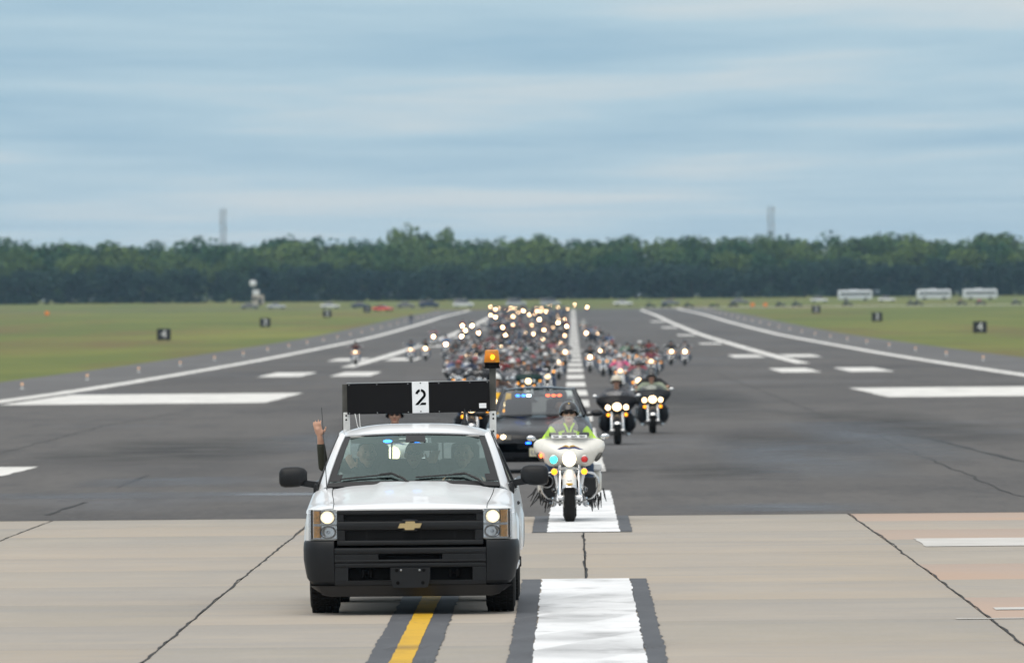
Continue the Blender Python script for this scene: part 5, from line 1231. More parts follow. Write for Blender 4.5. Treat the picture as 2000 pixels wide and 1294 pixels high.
# ------------------------------------------------------------------ riders
RM = ['jacket', 'skin', 'jeans', 'lips', 'boots', 'leather']
def rider_caps(hand=(.40, -.30, 1.045), lean=0, detail=True, glove=1, hz=1.415, wide=1.0, elb=1.0):
    py, pz = .36, .80; ch = Vector((0, .30+lean, 1.13)); c = []
    c += [((0, py, pz), (.175, .14, .13), None, None, 2), ((0, py, pz+.05), (0, .31+lean*.7, 1.05), .135*wide, .15*wide, 0), ((-.185*wide, .31+lean, 1.20), (.185*wide, .31+lean, 1.20), .085, .085, 0), ((0, .30+lean, 1.22), (0, .275+lean, 1.32), .062, .056, 1)]
    c += head_caps((0, .25+lean, hz), 1, 3, 1.0, 0, detail)
    for s in (-1, 1):
        sh = (s*.225*wide, .30+lean, 1.19); el = (s*(hand[0]+.02)*elb, .08+lean*.5, (1.19+hand[2])/2-.07); wr = (s*(hand[0]-.005), hand[1]+.085, hand[2]+.012)
        c += [(sh, el, .068, .056, 0), (el, wr, .055, .036, 0)]
        c += grip_caps(wr, (s*hand[0], hand[1]+.015, hand[2]+.012), 5 if glove else 1) if detail else [(wr, (s*hand[0], hand[1], hand[2]), .036, .04, 5)]
        hp = (s*.10, py-.02, pz-.01); kn = (s*.26, -.12, .72); an = (s*.27, -.17, .36); toe = (s*.29, -.36, .315)
        c += [(hp, kn, .092, .070, 2), (kn, an, .066, .050, 2), (an, (s*.275, -.20, .33), .05, .048, 4), ((s*.275, -.18, .325), toe, .048, .038, 4)]
    return c
RIDER = [fuse('person', rider_caps(), RM, .016, 3), fuse('person', rider_caps((.40, -.27, 1.06), .06, True, 0, 1.41, 1.1), RM, .016, 3), fuse('person', rider_caps((.39, -.24, 1.275), .05, True, 1), RM, .016, 3)]
RIDER_FAR = fuse('person', rider_caps((.40, -.27, 1.05), .03, False), RM, .03, 2)
def helmet_m(c=(0, .255, 1.425), full=False):
    c = Vector(c); mb = MB()
    def fn(u, v):
        a = 2*math.pi*u; t = R(4)+v*R(100); t *= 1-(.30 if not full else .12)*max(0, -math.sin(a))**1.2 + (.10*max(0, math.sin(a)))
        return c + Vector((.122*math.sin(t)*math.cos(a), .142*math.sin(t)*math.sin(a)+.006, .146*math.cos(t)))
    mb.slab(fn, 26, 12, .012); mb.ell(c+Vector((0, .006, .140)), (.03, .03, .006), 10, 6)
    mb.slab(lambda u, v: c+Vector((.108*math.sin(R(-62+124*u)), -.118-.040*v*math.cos(R(-62+124*u))-.0*u+.03*(1-math.cos(R(-62+124*u))), .036-.012*v)), 10, 2, .006)
    return mb
HELM = helmet_m().mesh('helmet', ['helmet'], 50)
def glasses_m(c): 
    mb = MB()
    for s in (-1, 1): mb.ell(Vector(c)+Vector((s*.034, -.100, .012)), (.032, .012, .020), 12, 8); mb.tube([Vector(c)+Vector((s*.06, -.09, .016)), Vector(c)+Vector((s*.083, -.01, .012))], .004, 5)
    mb.box(Vector(c)+Vector((0, -.106, .018)), (.02, .008, .008)); return mb
SHADES = glasses_m((0, .25, 1.415)).mesh('sunglasses', ['eye_dark'])
def ride(t, variant, label, group, jacket=(.02, .02, .022), helm=(.02, .02, .02), dy=0):
    me = RIDER_FAR if variant == 'far' else RIDER[variant]; o = link('person', me, None, jacket)
    o.location = t.location + Vector((0, dy, 0)); o.rotation_euler = t.rotation_euler; tag(o, label, 'person', group)
    lean = {0: 0, 1: .06, 2: .05, 'far': .03}[variant]
    h = link('helmet', HELM, o, helm); h.location = (0, lean, 0)
    if variant != 'far': link('sunglasses', SHADES, o).location = (0, lean, 0)
    return o
# ------------------------------------------------------------------ the white escort motorcycle
def kit_police():
    white = (.70, .68, .62); ks = [k for k in common() if k[0] != 'front_fender']
    fend_ = P('front_fender', arc_fender(FA, WR, .375, .185, 28, 205), 'cream_paint', None, [
        S('fender_trim', MB().slab(lambda u, v: ((2*u-1)*.095, FA-math.cos(R(22+6*v))*(.384-.05*abs(2*u-1)**2.6), WR+math.sin(R(22+6*v))*(.384-.05*abs(2*u-1)**2.6)), 10, 1, .008), 'chrome'),
        S('fender_emblem', MB().ell((0, -1.195, .555), (.034, .006, .011), 14, 6), 'alloy'), S('fender_badge', MB().box((0, -1.213, .510), (.085, .012, .024), .004), 'stripe_gold')])
    ks.append(fend_)
    subs = []
    def on_fair(x, z): # point on the shell's front
        p = min(((abs(math.atan2(q[0], q[1]-.86)-math.atan2(x, z-.86)), q) for q in BAT), key=lambda e_: e_[0])[1]
        t = min(1, math.hypot(x, z-.86)/max(1e-6, math.hypot(p[0], p[1]-.86))); y = -.80 + .26*t**2*(.35+.65*min(1, abs(p[0])/.45)) + .11*max(0, z-.86); return y
    for col, dz, w0, w1 in (('stripe_blue', 0, .185, .010), ('stripe_gold', .020, .135, .010)):
        secs = []; n = 24
        for i in range(n+1):
            u = -1+2*i/n; x = u*w0; z = .965+dz+.016*math.cos(u*math.pi*1.0*1.6)*(-1 if abs(u) < .12 else 1)*.8 + .006*math.sin(abs(u)*3.1)
            z = .972+dz-.010*abs(u)**2*1.6+.010*math.sin(min(1, abs(u)*1.5)*math.pi)-.004*(1-min(1, abs(u)*5)); th = w1*(1-abs(u)**3)*(.5+.8*abs(math.sin(u*3))) + .0012
            y = on_fair(x, z)-.006; secs.append([(x, y, z-th/1.0), (x, y, z+th), (x, y+.008, z+th), (x, y+.008, z-th)])
        subs.append(S('fairing_stripe', MB().loft(secs), col))
    vent = MB().slab(lambda u, v: ((2*u-1)*.235, -.755+.06*(2*u-1)**2+.02*v, 1.108+.036*v), 10, 1, .015); subs.append(S('vent_strip', vent, 'white_plate'))
    for x in (-.175, -.065, .065, .175): subs.append(S('vent_slot', MB().box((x, -.760+.06*(x/.235)**2, 1.127), (.075, .014, .010), .002), 'matte_black'))
    for sg in (-1, 1):
        q = MB().ell((0, 0, 0), (.032, .03, .075), 12, 8); m_ = MB().add(q.v, q.f, 0, Matrix.Translation((sg*.385, -.585, .852)) @ Matrix.Rotation(R(sg*38), 4, 'Y'))
        subs.append(S('side_vent', m_, 'dark_metal'))
    ks.append(('fairing', _bw.mesh('fairing', ['cream_paint'], 50), None, (0, 0, 0), subs))
    ks.append(P('side_flasher', MB().ell((-.375, -.615, .875), (.022, .02, .030), 10, 8), 'led_red'))
    ks.append(lamp('headlight', 0, .835, -.845, .088, .100, 'headlamp_hero', 'cream_paint'))
    ks += [lamp('pursuit_lamp', -.205, .825, -.83, .052, .054, 'led_cyan'), lamp('pursuit_lamp', .200, .828, -.83, .046, .046, 'red_lens'), signal(-.20, .665, -.80, 'signal_lit', .040), signal(.195, .665, -.80, 'signal_lit', .040)]
    ks.append(P('nacelle', MB().loft([[(x, -.78+.1*(x/.2)**2, .715+.02*math.cos(x*14)), (x, -.78+.1*(x/.2)**2, .690), (x, -.66, .690), (x, -.66, .715)] for x in [-.22+.044*i for i in range(11)]]), 'chrome'))
    for sg in (-1, 1):
        ks.append(P('fork_cover', MB().loft([[(sg*x, y, z) for x, y, z in ((.165, -.77, .65), (.215, -.70, .65), (.20, -.62, .65), (.15, -.66, .65))], [(sg*x, y, z) for x, y, z in ((.150, -.80, .47), (.168, -.76, .47), (.165, -.72, .47), (.15, -.74, .47))]]), 'white_plate'))
        ks.append(lamp('fog_lamp', sg*.205, .425, -.52, .030, .030, 'clear_lens'))
    ks += crash_bars(.375)
    ks.append(P('siren_speaker', MB().lathe([(.03, .16), (.05, .12), (.065, .04), (.085, .0), (.088, -.012), (.078, -.014), (.060, .03), (.02, .05)], (-.30, -.56, .535), (0, 1, 0), 24, 0, (1, 1), False), 'alloy', None, [S('speaker_throat', MB().lathe([(.066, .028), (.01, .03)], (-.30, -.56, .535), (0, 1, 0), 20), 'matte_black')]))
    ks.append(P('windshield', screen(.318, 1.118, 1.392, -.70, .16, .10), 'bike_screen', None, [S('screen_trim', MB().tube([screen(.318, 1.118, 1.392, -.70, .16, .10).v[i] for i in range(0, 15)], .006, 6), 'alloy')]))
    ks += [bars(.41, 1.05, -.33), mirror(-1, .50, 1.100, -.45), mirror(1, .47, 1.118, -.45)]
    inst = MB()
    for x, w in ((-.20, .13), (0, .19), (.2, .13)): inst.box((x, -.53, 1.15), (w, .06, .055), .01)
    ks.append(P('instrument_panel', inst, 'dark_metal'))
    for sg in (-1, 1):
        ks.append(P('saddlebag', saddlebag(sg), 'cream_paint')); rf = random.Random(5+sg)
        for k in range(16):
            x0 = .25+.013*k+rf.uniform(-.01, .01); z0 = rf.uniform(.33, .45) if k > 5 else .30; y0 = -.40+rf.uniform(-.04, .10); dx = rf.uniform(-.02, .05) + (.08 if (sg < 0 and k > 11) else 0)
            ks.append(P('fringe_tassel', MB().tube([(sg*x0, y0, z0), (sg*(x0+dx*.4), y0+.01, z0-.07), (sg*(x0+dx), y0+rf.uniform(-.02, .03), z0-rf.uniform(.11, .19))], [.011, .010, .005], 5), 'leather'))
        ks.append(P('leg_guard', MB().box((sg*.27, -.36, .45), (.16, .03, .26), .02), 'leather'))
    ks.append(P('radio_box', MB().box((.36, .62, .70), (.14, .25, .10), .02), 'white_plate')); return ks
KP = kit_police()
HM = ['hivis', 'skin_pale', 'jeans', 'lips', 'boots', 'leather', 'vest_grey']
hc = rider_caps((.40, -.31, 1.04), 0, True, 1, 1.41, .95, .78)
hc = [(a, b_, c, d, 6 if (m == 0 and c is not None and abs(a[0]) < .19 and abs(b_[0]) < .19) or (m == 2 and c is None) else m) for a, b_, c, d, m in hc]
hero_me = fuse('person', hc, HM, .011, 3)
POL_D = 120.6
pb_loc = at(1112, 1019, 0); pb_loc.y = pb_loc.y+.85; pb_loc.z = gz(pb_loc.y); pb_loc.x = X_at(1113, pb_loc.y-.85)
police_bike = spawn(KP, pb_loc, 0, 'white police motorcycle with coloured lamps riding on the centreline beside the pickup', name='police_motorcycle')
def hero_rider(me, bike, label, helm_col, jacket=None, band=True):
    o = link('person', me, None, jacket); o.location = bike.location; tag(o, label, 'person')
    link('helmet', HELM, o, helm_col); link('sunglasses', SHADES, o)
    if band:
        C_ = Vector((0, .255, 1.425)); 
        MB().slab(lambda u, v: C_+Vector((.1255*math.sin(R(50+14*v))*math.sin(R(-100+200*u)), -.146*math.sin(R(50+14*v))*math.cos(R(-100+200*u))+.006, .150*math.cos(R(50+14*v)))), 18, 2, .003).build('helmet_band', 'white_plate', o)
        MB().box(C_+Vector((0, -.088, .118)), (.026, .01, .032), .004, 0, Matrix.Rotation(R(-35), 4, 'X')).build('helmet_badge', 'stripe_gold', o)
        for s in (-1, 1):
            MB().tube([(s*.065, .195, 1.285), (s*.035, .155, 1.235), (s*.012, .145, 1.16)], [.014, .016, .014], 6).build('collar_trim', 'hivis', o)
            MB().slab(lambda u, v, s=s: (s*(.06+.09*u), .165+.02*u, 1.10+.10*v*(1-.3*u)), 3, 3, .01).build('vest_patch', 'hivis', o)
    return o
hero_rider(hero_me, police_bike, 'motorcycle officer in bright yellow jacket, dark helmet and sunglasses', (.012, .012, .014))
# second white escort directly behind the pickup
b2y = 126.5; KP2 = [k for k in KP if k[0] != 'windshield'] + [P('windshield', screen(.30, 1.118, 1.215, -.70, .06, .10), 'bike_screen')]; b2 = spawn(KP2, (X_at(772, b2y), b2y, gz(b2y)), 0, 'second white police motorcycle mostly hidden behind the pickup cab', name='police_motorcycle')
dk = fuse('person', rider_caps((.41, -.31, 1.065), 0, True, 1, 1.41), ['dark_shirt', 'skin', 'jeans', 'lips', 'boots', 'leather'], .014, 3)
p = hero_rider(dk, b2, 'dark-helmeted rider whose face shows between the pickup roof and its sign board', (.012, .012, .014), None, False)
dz2 = -.06; p.location.z += dz2

# ------------------------------------------------------------------ the unmarked dark police car
CARK = sedan_parts(5.1, 1.93, 1.54)
cy = 163.0; pc = thing('police_car', 'dark grey unmarked police sedan with blue and red windshield lights behind the officer', 'police car', (X_at(1053, cy), cy, gz(cy)))
PCW = wheel_mesh(.35, .24, 24)
def car_body():
    hw = .965; st = [(0, .36, .60, .80), (.03, .26, .66, .88), (.10, .20, .72, .93), (.22, .20, .765, .965), (.45, .20, .82, .985), (.8, .22, .885, 1), (1.2, .23, .95, 1), (1.55, .23, 1.005, 1), (2.4, .23, 1.01, 1), (3.5, .23, 1.02, 1), (4.3, .25, 1.04, 1), (4.8, .30, 1.04, .97), (5.05, .36, .98, .92), (5.1, .45, .85, .88)]
    secs = []
    for y, zb, zt, w in st:
        ww = hw*w; cr = .018 if y < 1.5 else 0
        h = [(0, zt), (ww*.30, zt+.002), (ww*.48, zt+cr), (ww*.62, zt+cr*.6), (ww*.84, zt-.035), (ww*.95, zt-.10), (ww, zt-.22), (ww*.99, zb+.18), (ww*.95, zb+.02), (ww*.85, zb)]
        secs.append([(x, y, z) for x, z in h] + [(-x, y, z) for x, z in h[::-1][:-1]])
    return MB().loft(secs)
body = car_body().build('body', 'police_grey', pc, 30)
zb = 1.0
cs = []
for y, z, wt, wb in ((1.50, 1.005, .80, .84), (2.30, 1.485, .60, .88), (2.75, 1.535, .60, .89), (3.40, 1.50, .58, .88), (4.25, 1.04, .74, .82)):
    cs.append((y, z, wt, wb))
def cabin_pt(k, a): y, z, wt, wb = cs[k]; return a*wt
glass = MB()
def wsc(u, v): 
    x = (2*u-1); p0 = Vector((x*.80, 1.50-.16*(1-x*x), 1.01)); p1 = Vector((x*.60, 2.28-.10*(1-x*x), 1.470+.018*(1-x*x))); return p0.lerp(p1, v) + Vector((0, -.02, .03))*4*v*(1-v)
MB().grid(wsc, 12, 8).build('windshield', 'car_glass', pc)
MB().slab(lambda u, v: ((2*u-1)*(.605+.02*v-.03*v*v), 2.28+1.15*v-(.10*(1-(2*u-1)**2))*(1-v), 1.476+.06*(1-abs(2*u-1)**2.4)*(.5+.5*math.sin(math.pi*min(1, v+.15)))+.012*v), 16, 10, .02).build('roof', 'police_grey', pc, 40)
for sg in (-1, 1):
    MB().tube([(sg*.815, 1.46, 1.0), (sg*.72, 1.88, 1.26), (sg*.625, 2.28, 1.478), (sg*.63, 2.9, 1.50), (sg*.62, 3.45, 1.485), (sg*.72, 4.2, 1.05)], [.03, .028, .026, .026, .03, .04], 8).build('roof_pillar', 'police_grey', pc)
    MB().tube([(sg*.87, 2.95, 1.0), (sg*.64, 2.92, 1.49)], .03, 6).build('door_pillar', 'black_plastic', pc)
    MB().grid(lambda u, v: (sg*(.875-.235*v), 1.62+2.2*u+.62*v*(1-u)-.45*v*u, 1.01+.465*v), 6, 4).build('side_window', 'car_glass', pc)
    m_ = MB().ell((sg*1.05, 1.62, 1.055), (.115, .06, .065), 16, 10); m_.tube([(sg*.86, 1.60, 1.02), (sg*.97, 1.61, 1.03)], .03, 8); m_.build('wing_mirror', 'black_plastic', pc)
    hl = MB().slab(lambda u, v: (sg*(.50+.37*u), -.012+.16*u**2+.03*v-.012, .60+.02*u+(.085+.02*u)*v), 8, 4, (0, .04, 0)).build('headlight', 'dark_metal', pc)
    MB().ell((sg*.64, .010, .655), (.050, .03, .042), 14, 10).build('lamp', 'headlamp_hero', hl); MB().ell((sg*.765, .062, .668), (.060, .035, .038), 12, 8).build('turn_lens', 'amber_off', hl)
    for ay in (.98, 3.87):
        w = put_wheel(pc, sg*.83, ay, .35, PCW)
        MB().lathe([(.40, -.01), (.40, .05)], (sg*.925, ay, .36), (sg, 0, 0), 22).build('wheel_arch', 'matte_black', pc)
    MB().box((sg*.60, .09, .335), (.24, .10, .08), .02).build('fog_recess', 'matte_black', pc)
gp_ = [(-.56, .615), (-.50, .655), (.50, .655), (.56, .615), (.50, .48), (.40, .43), (-.40, .43), (-.50, .48)]
MB().prism(gp_, lambda p: (p[0], -.008+.09*p[0]**2*1.2, p[1]), lambda p: (p[0], .10, p[1])).build('grille', 'matte_black', pc)
for k in range(5): MB().loft([[(x, -.016+.108*x*x, .46+.04*k+dz) for dz in (-.006, .006)] + [(x, .0+.108*x*x, .46+.04*k+dz) for dz in (.006, -.006)] for x in [-.48+.096*i for i in range(11)]]).build('grille_bar', 'black_plastic', pc)
MB().prism([(-.52, .36), (.52, .36), (.46, .24), (-.46, .24)], lambda p: (p[0], -.004+.1*p[0]**2, p[1]), lambda p: (p[0], .10, p[1])).build('lower_intake', 'matte_black', pc)
MB().ell((-.19, -.03, .545), (.052, .018, .016), 12, 8).build('grille_light', 'led_blue_deep', pc); MB().ell((.19, -.03, .545), (.052, .018, .016), 12, 8).build('grille_light', 'led_blue_deep', pc)
lp = MB().box((-.02, -.045, .38), (.305, .012, .152), .004).build('licence_plate', 'plate_cream', pc)
tm_ = text_mesh('LG', .115, .003, 'stripe_blue', 'plate_text'); o = link('plate_text', tm_, lp); o.location = (-.075, -.054, .375)
lb = MB().box((0, 2.15, 1.375), (.90, .05, .035), .008).build('visor_light_bar', 'black_plastic', pc)
for x, mt in ((-.385, 'led_blue'), (-.28, 'led_blue'), (-.185, 'led_white'), (.165, 'led_red'), (.27, 'led_red'), (.375, 'led_red')): MB().ell((x, 2.115, 1.375), (.042, .012, .022), 12, 8).build('flasher', mt, lb)
MB().slab(lambda u, v: ((2*u-1)*.78, 1.52+.45*v, 1.0-.02*v), 6, 2, .05).build('dashboard', 'dash_grey', pc)
for x in (-.38, .38): MB().box((x, 2.75, 1.0), (.5, .16, .62), .06, 0, Matrix.Rotation(R(-14), 4, 'X'), 2).build('front_seat', 'seat_cloth', pc); MB().box((x, 2.86, 1.36), (.26, .10, .18), .04).build('headrest', 'seat_cloth', pc)
for s in (-1, 1): MB().tube([(s*.72, 1.40, 1.02), (s*.25, 1.36, 1.035), (s*-.05, 1.34, 1.035)], .010, 6).build('wiper', 'black_plastic', pc)
MB().box((0, 3.95, .9), (1.5, .6, .3), .05).build('rear_shelf', 'dash_grey', pc)
cpd = torso(.38, 2.50, .62, 0) + head_caps((.38, 2.47, 1.17), 1, 3)
for s in (-1, 1): cpd += limb((.38+s*.2, 2.52, 1.03), (.38+s*.24, 2.25, .85), (.38+s*.15, 2.0, .92), (.06, .05, .038), 0) + grip_caps((.38+s*.15, 2.0, .92), (.38+s*.155, 1.95, .94), 1)
me = fuse('person', cpd, PM, .014, 3); o = person('driver of the dark police sedan seen dimly through its windshield', me, pc.location); hair_cap(o, (.38, 2.47, 1.17))
# ------------------------------------------------------------------ the column of motorcycles
BLACK, RED, YEL, DGREEN, BLUE, WHITE, SILVER, MAROON, TAN = (.008, .008, .010), (.36, .012, .02), (.78, .42, .01), (.012, .035, .032), (.015, .035, .11), (.62, .62, .60), (.13, .135, .15), (.10, .012, .02), (.33, .23, .12)
JB, JG, JR, JN, JGREEN, JPINK, JW, JBR, JLIME, JBL = (.012, .012, .014), (.085, .088, .10), (.20, .015, .02), (.03, .04, .08), (.01, .17, .045), (.72, .07, .22), (.30, .31, .34), (.06, .035, .028), (.42, .60, .05), (.05, .12, .26)
HB, HW, HG, HR, HT = (.015, .015, .017), (.66, .66, .64), (.20, .20, .21), (.25, .02, .02), (.55, .50, .40)
def put(px, py, h, kit, paint, jk, hm, var, lb, lr, dxy=0, passenger=None, off=False, grp='motorcycles near the head of the column'):
    """h: height above the ground of the point seen at the pixel (0 = tyre contact of the front wheel, .86 = headlight)"""
    p = at(px, py, h); p.x = X_at(px, p.y, h); y = p.y+.82; t = spawn(kit, (p.x, y, gz(y)), random.uniform(-.012, .012), lb, grp, paint, off=off, lean=random.uniform(-.02, .02))
    ride(t, var, lr, 'riders near the head of the column', jk, hm)
    if passenger: ride(t, var, passenger[0], 'riders near the head of the column', passenger[1], passenger[2], .40).location.z += .10
    return t
MID = [
 (1207, 868, 0, 'tourer', BLACK, JG, HT, 0, 'black touring motorcycle with three lit lamps nearest the right side of the centreline', 'rider in grey jacket and cream helmet on the nearest black tourer', None),
 (1276, 846, 0, 'tourer', (.02, .022, .026), (.26, .30, .22), HB, 1, 'black touring motorcycle with three lamps and amber signals, rightmost of the front pair', 'rider in pale green shirt and black helmet on the right front tourer', ('pillion passenger in black behind the pale green shirted rider', JB, HB)),
 (922, 872, 0, 'tourer', BLACK, JB, HB, 0, 'black touring motorcycle half hidden behind the pickup sign board', 'black-clad rider hidden behind the pickup sign board', None),
 (968, 787, .86, 'tourer', YEL, JG, HW, 1, 'bright yellow touring motorcycle between the pickup rack and the police car', 'rider in grey with white helmet on the yellow motorcycle', ('pillion passenger in brown behind the rider of the yellow motorcycle', JBR, HB)),
 (892, 723, .86, 'cruiser', (.05, .06, .08), JW, HG, 1, 'grey cruiser with one round lamp left of the amber beacon post', 'rider in white shirt left of the amber beacon post', None),
 (1033, 744, .86, 'tourer', DGREEN, JB, HG, 0, 'dark green touring motorcycle with chrome bar just above the police car roof', 'rider in black with grey helmet on the dark green tourer', None),
 (1069, 734, .84, 'ape', BLACK, JB, HB, 2, 'motorcycle with high handlebars and orange signals above the police car roof', 'rider in jeans holding high handlebars above the police car roof', None),
 (984, 709, .86, 'tourer', RED, JR, HW, 0, 'red touring motorcycle with a very bright lamp right of the beacon', 'rider in red with white helmet right of the beacon', None),
 (1040, 722, .95, 'tourer', RED, JGREEN, HR, 1, 'crimson faired motorcycle behind the dark green tourer', 'rider in a bright green shirt behind the crimson fairing', None),
 (1091, 708, .86, 'cruiser', SILVER, JB, HB, 1, 'silver cruiser close left of the centreline stripes with orange signals', 'rider in black close left of the centreline stripes', None),
 (1104, 687, .86, 'cruiser', TAN, JB, HB, 0, 'tan cruiser with pale windshield beside the centreline stripes', 'rider in black behind the tan windshield', None),
 (913, 694, .86, 'cruiser', BLUE, JN, HB, 0, 'blue cruiser with bright lamp left of the beacon lens', 'rider in navy left of the beacon lens', None),
 (930, 689, .86, 'naked', BLACK, JB, HB, 1, 'black bare motorcycle immediately left of the beacon lens', 'rider in black immediately left of the beacon lens', None),
 (968, 688, .86, 'naked', MAROON, JG, HG, 0, 'maroon bare motorcycle just right of the beacon lens', 'rider in grey just right of the beacon lens', None),
 (946, 678, .86, 'cruiser', BLACK, JBR, HB, 1, 'black cruiser whose lamp shows right above the beacon', 'rider in brown right above the beacon', None),
 (904, 676, .86, 'tourer', BLACK, JB, HW, 0, 'black tourer with glaring lamp at the left edge of the pack', 'white-helmeted rider at the left edge of the pack', None),
 (871, 672, .86, 'naked', BLUE, JBL, HB, 1, 'blue bare motorcycle at the left margin of the pack by a white bar', 'rider in blue at the left margin of the pack', None),
 (847, 657, .86, 'cruiser', BLACK, JB, HB, 0, 'black cruiser with white lamp standing off left of the pack', 'rider in black standing off left of the pack', ('pillion passenger in pink standing off left of the pack', (.4, .12, .16), HG)),
 (694, 687, .86, 'naked', (.03, .035, .05), (.06, .012, .015), HB, 0, 'lone dark motorcycle far left on the white lane line', 'lone rider in dark red far left on the lane line', None),
 (802, 682, .86, 'naked', (.03, .05, .09), (.05, .08, .12), HB, 1, 'bluish motorcycle with dim lamp, left of the pair beside the lane line', 'rider in blue grey, left of the pair beside the lane line', None),
 (831, 680, .86, 'naked', BLACK, JB, HB, 0, 'black motorcycle with dim lamp, right of the pair beside the lane line', 'rider in black, right of the pair beside the lane line', None),
 (1311, 686, .86, 'naked', BLACK, JB, HB, 0, 'black motorcycle with warm lamp, left of the pair alone on the right', 'rider in black, left of the pair alone on the right', None),
 (1338, 686, .86, 'cruiser', (.05, .035, .08), JB, HB, 1, 'chrome-forked cruiser with bright lamp, right of the pair alone on the right', 'rider in black, right of the pair alone on the right', None),
 (1152, 697, .86, 'naked', SILVER, JB, HB, 0, 'chrome-forked motorcycle with bright lamp just right of the centreline', 'rider in black just right of the centreline', None),
 (1178, 703, .86, 'naked', (.02, .06, .12), JG, HB, 1, 'blue motorcycle with unlit lamp left of the pink-clad rider', 'rider in grey left of the pink-clad rider', None, 1),
 (1212, 724, .86, 'cruiser', WHITE, JPINK, HW, 1, 'cruiser with twin warm lamps carrying the pink-clad rider', 'rider in bright pink jacket and white helmet right of the centreline', None),
 (1247, 741, .90, 'cruiser', WHITE, JG, HB, 0, 'cruiser with wide white windshield behind the front right tourers', 'rider in grey behind the wide white windshield', ('pillion passenger in red behind the wide white windshield', (.3, .06, .08), HG)),
 (1272, 705, .86, 'naked', BLACK, (.2, .05, .07), HB, 1, 'black motorcycle with one warm lamp at the right edge of the right lane', 'rider in red stripes at the right edge of the right lane', None),
 (1225, 690, .86, 'cruiser', BLACK, JGREEN, HB, 0, 'dark cruiser with unlit lamp behind the pink-clad rider', 'rider in green behind the pink-clad rider', None, 1),
 (1250, 688, .86, 'tourer', SILVER, (.14, .20, .16), HW, 1, 'silver tourer with unlit lamp in the middle of the right lane', 'white-helmeted rider in grey green in the middle of the right lane', None, 1),
 (1268, 684, .86, 'naked', BLACK, JR, HB, 0, 'black motorcycle with unlit lamp and rider in red in the right lane', 'rider in red with black helmet in the right lane', None, 1),
 (1196, 685, .86, 'naked', BLACK, JBR, HR, 1, 'black motorcycle with unlit lamp left of the middle of the right lane', 'rider with red helmet left of the middle of the right lane', None, 1),
 (1173, 684, .86, 'cruiser', SILVER, JG, HG, 0, 'silver cruiser with glinting windshield close right of the centreline', 'grey-clad rider close right of the centreline', None),
 (1188, 668, .86, 'naked', BLACK, JBL, HB, 1, 'black motorcycle with a blue-shirted rider at the tail of the right lane', 'rider in bright blue shirt at the tail of the right lane', None, 1),
 (1145, 650, .86, 'naked', BLACK, (.3, .2, .15), HB, 0, 'motorcycle with warm lamp at the tail right of the centreline', 'rider in tan at the tail right of the centreline', None),
 (1167, 650, .86, 'cruiser', BLACK, JG, HG, 0, 'motorcycle with white lamp at the tail right of the centreline', 'rider in grey at the tail right of the centreline', None),
 (1139, 635, .86, 'cruiser', BLACK, (.4, .45, .4), HW, 1, 'motorcycle with greenish lamp farthest back beside the centreline on the right', 'pale-clad rider farthest back beside the centreline on the right', None, 1),
 (1009, 663, .86, 'cruiser', BLUE, JN, HB, 0, 'cruiser with bluish white lamp in the middle of the left pack', 'rider in navy in the middle of the left pack', None),
 (1060, 662, .86, 'tourer', BLACK, JB, HB, 1, 'tourer with a very bright lamp in the middle right of the left pack', 'rider in black in the middle right of the left pack', None),
 (1093, 668, .86, 'naked', BLACK, JB, HB, 0, 'motorcycle with a single round lamp beside the centreline in mid pack', 'rider in black beside the centreline in mid pack', None),
 (1077, 684, .86, 'naked', BLACK, (.30, .10, .14), HB, 1, 'motorcycle with small lamp left of the tan cruiser', 'rider in dull pink left of the tan cruiser', None),
 (1000, 700, .86, 'cruiser', SILVER, JW, HW, 0, 'silver cruiser with unlit lamp behind the red tourers', 'rider in pale grey behind the red tourers', None, 1),
 (1022, 692, .86, 'naked', BLACK, (.02, .10, .05), HB, 1, 'black motorcycle with unlit lamp left of the rider in green', 'rider in dark green with black helmet in the left pack', None, 1),
 (1058, 697, .86, 'tourer', BLACK, JB, HG, 0, 'black tourer with unlit lamp between the crimson and the tan motorcycles', 'grey-helmeted rider between the crimson and the tan motorcycles', None, 1),
 (880, 700, .86, 'tourer', (.03, .035, .045), JB, HB, 0, 'dark grey tourer with unlit lamp at the lower left edge of the pack', 'rider in black at the lower left edge of the pack', None, 1),
]
for m in MID: put(m[0], m[1], m[2], m[3], m[4], m[5], m[6], m[7], m[8], m[9], 0, m[10], len(m) > 11)
FARL = [(903, 636), (922, 636), (935, 650), (902, 657), (909, 645), (968, 619), (987, 626), (993, 623), (967, 637), (982, 639), (1002, 634), (1015, 631), (1038, 635), (1053, 624), (1044, 613), (1090, 600), (1047, 601), (1103, 623),
        (1090, 630), (1080, 639), (1062, 644), (1072, 646), (1107, 637), (987, 655), (1103, 655), (1026, 650), (1043, 652), (978, 678), (959, 670), (1065, 632), (967, 604), (974, 602), (998, 601), (1006, 602), (1012, 610), (1022, 607),
        (1002, 618), (990, 605), (1058, 601), (1074, 597), (1066, 608), (1109, 603), (1087, 611), (1122, 595), (1089, 616), (958, 599), (959, 615), (1147, 600)]
rf = random.Random(21)
jackets = [(JB, 'black')]*10 + [(JG, 'grey'), (JN, 'navy'), (JBR, 'brown'), (JR, 'red'), (JW, 'pale grey'), (JBL, 'blue'), ((.05, .02, .03), 'dark purple')]; helms = [(HB, 'black')]*7 + [(HG, 'grey'), (HW, 'white'), (HR, 'red')]
paints = [(BLACK, 'black')]*5 + [(MAROON, 'maroon'), (BLUE, 'blue'), (SILVER, 'silver')]
taken = []
def band_of(y): return 'middle' if y < 700 else ('far' if y < 1150 else 'farthest')
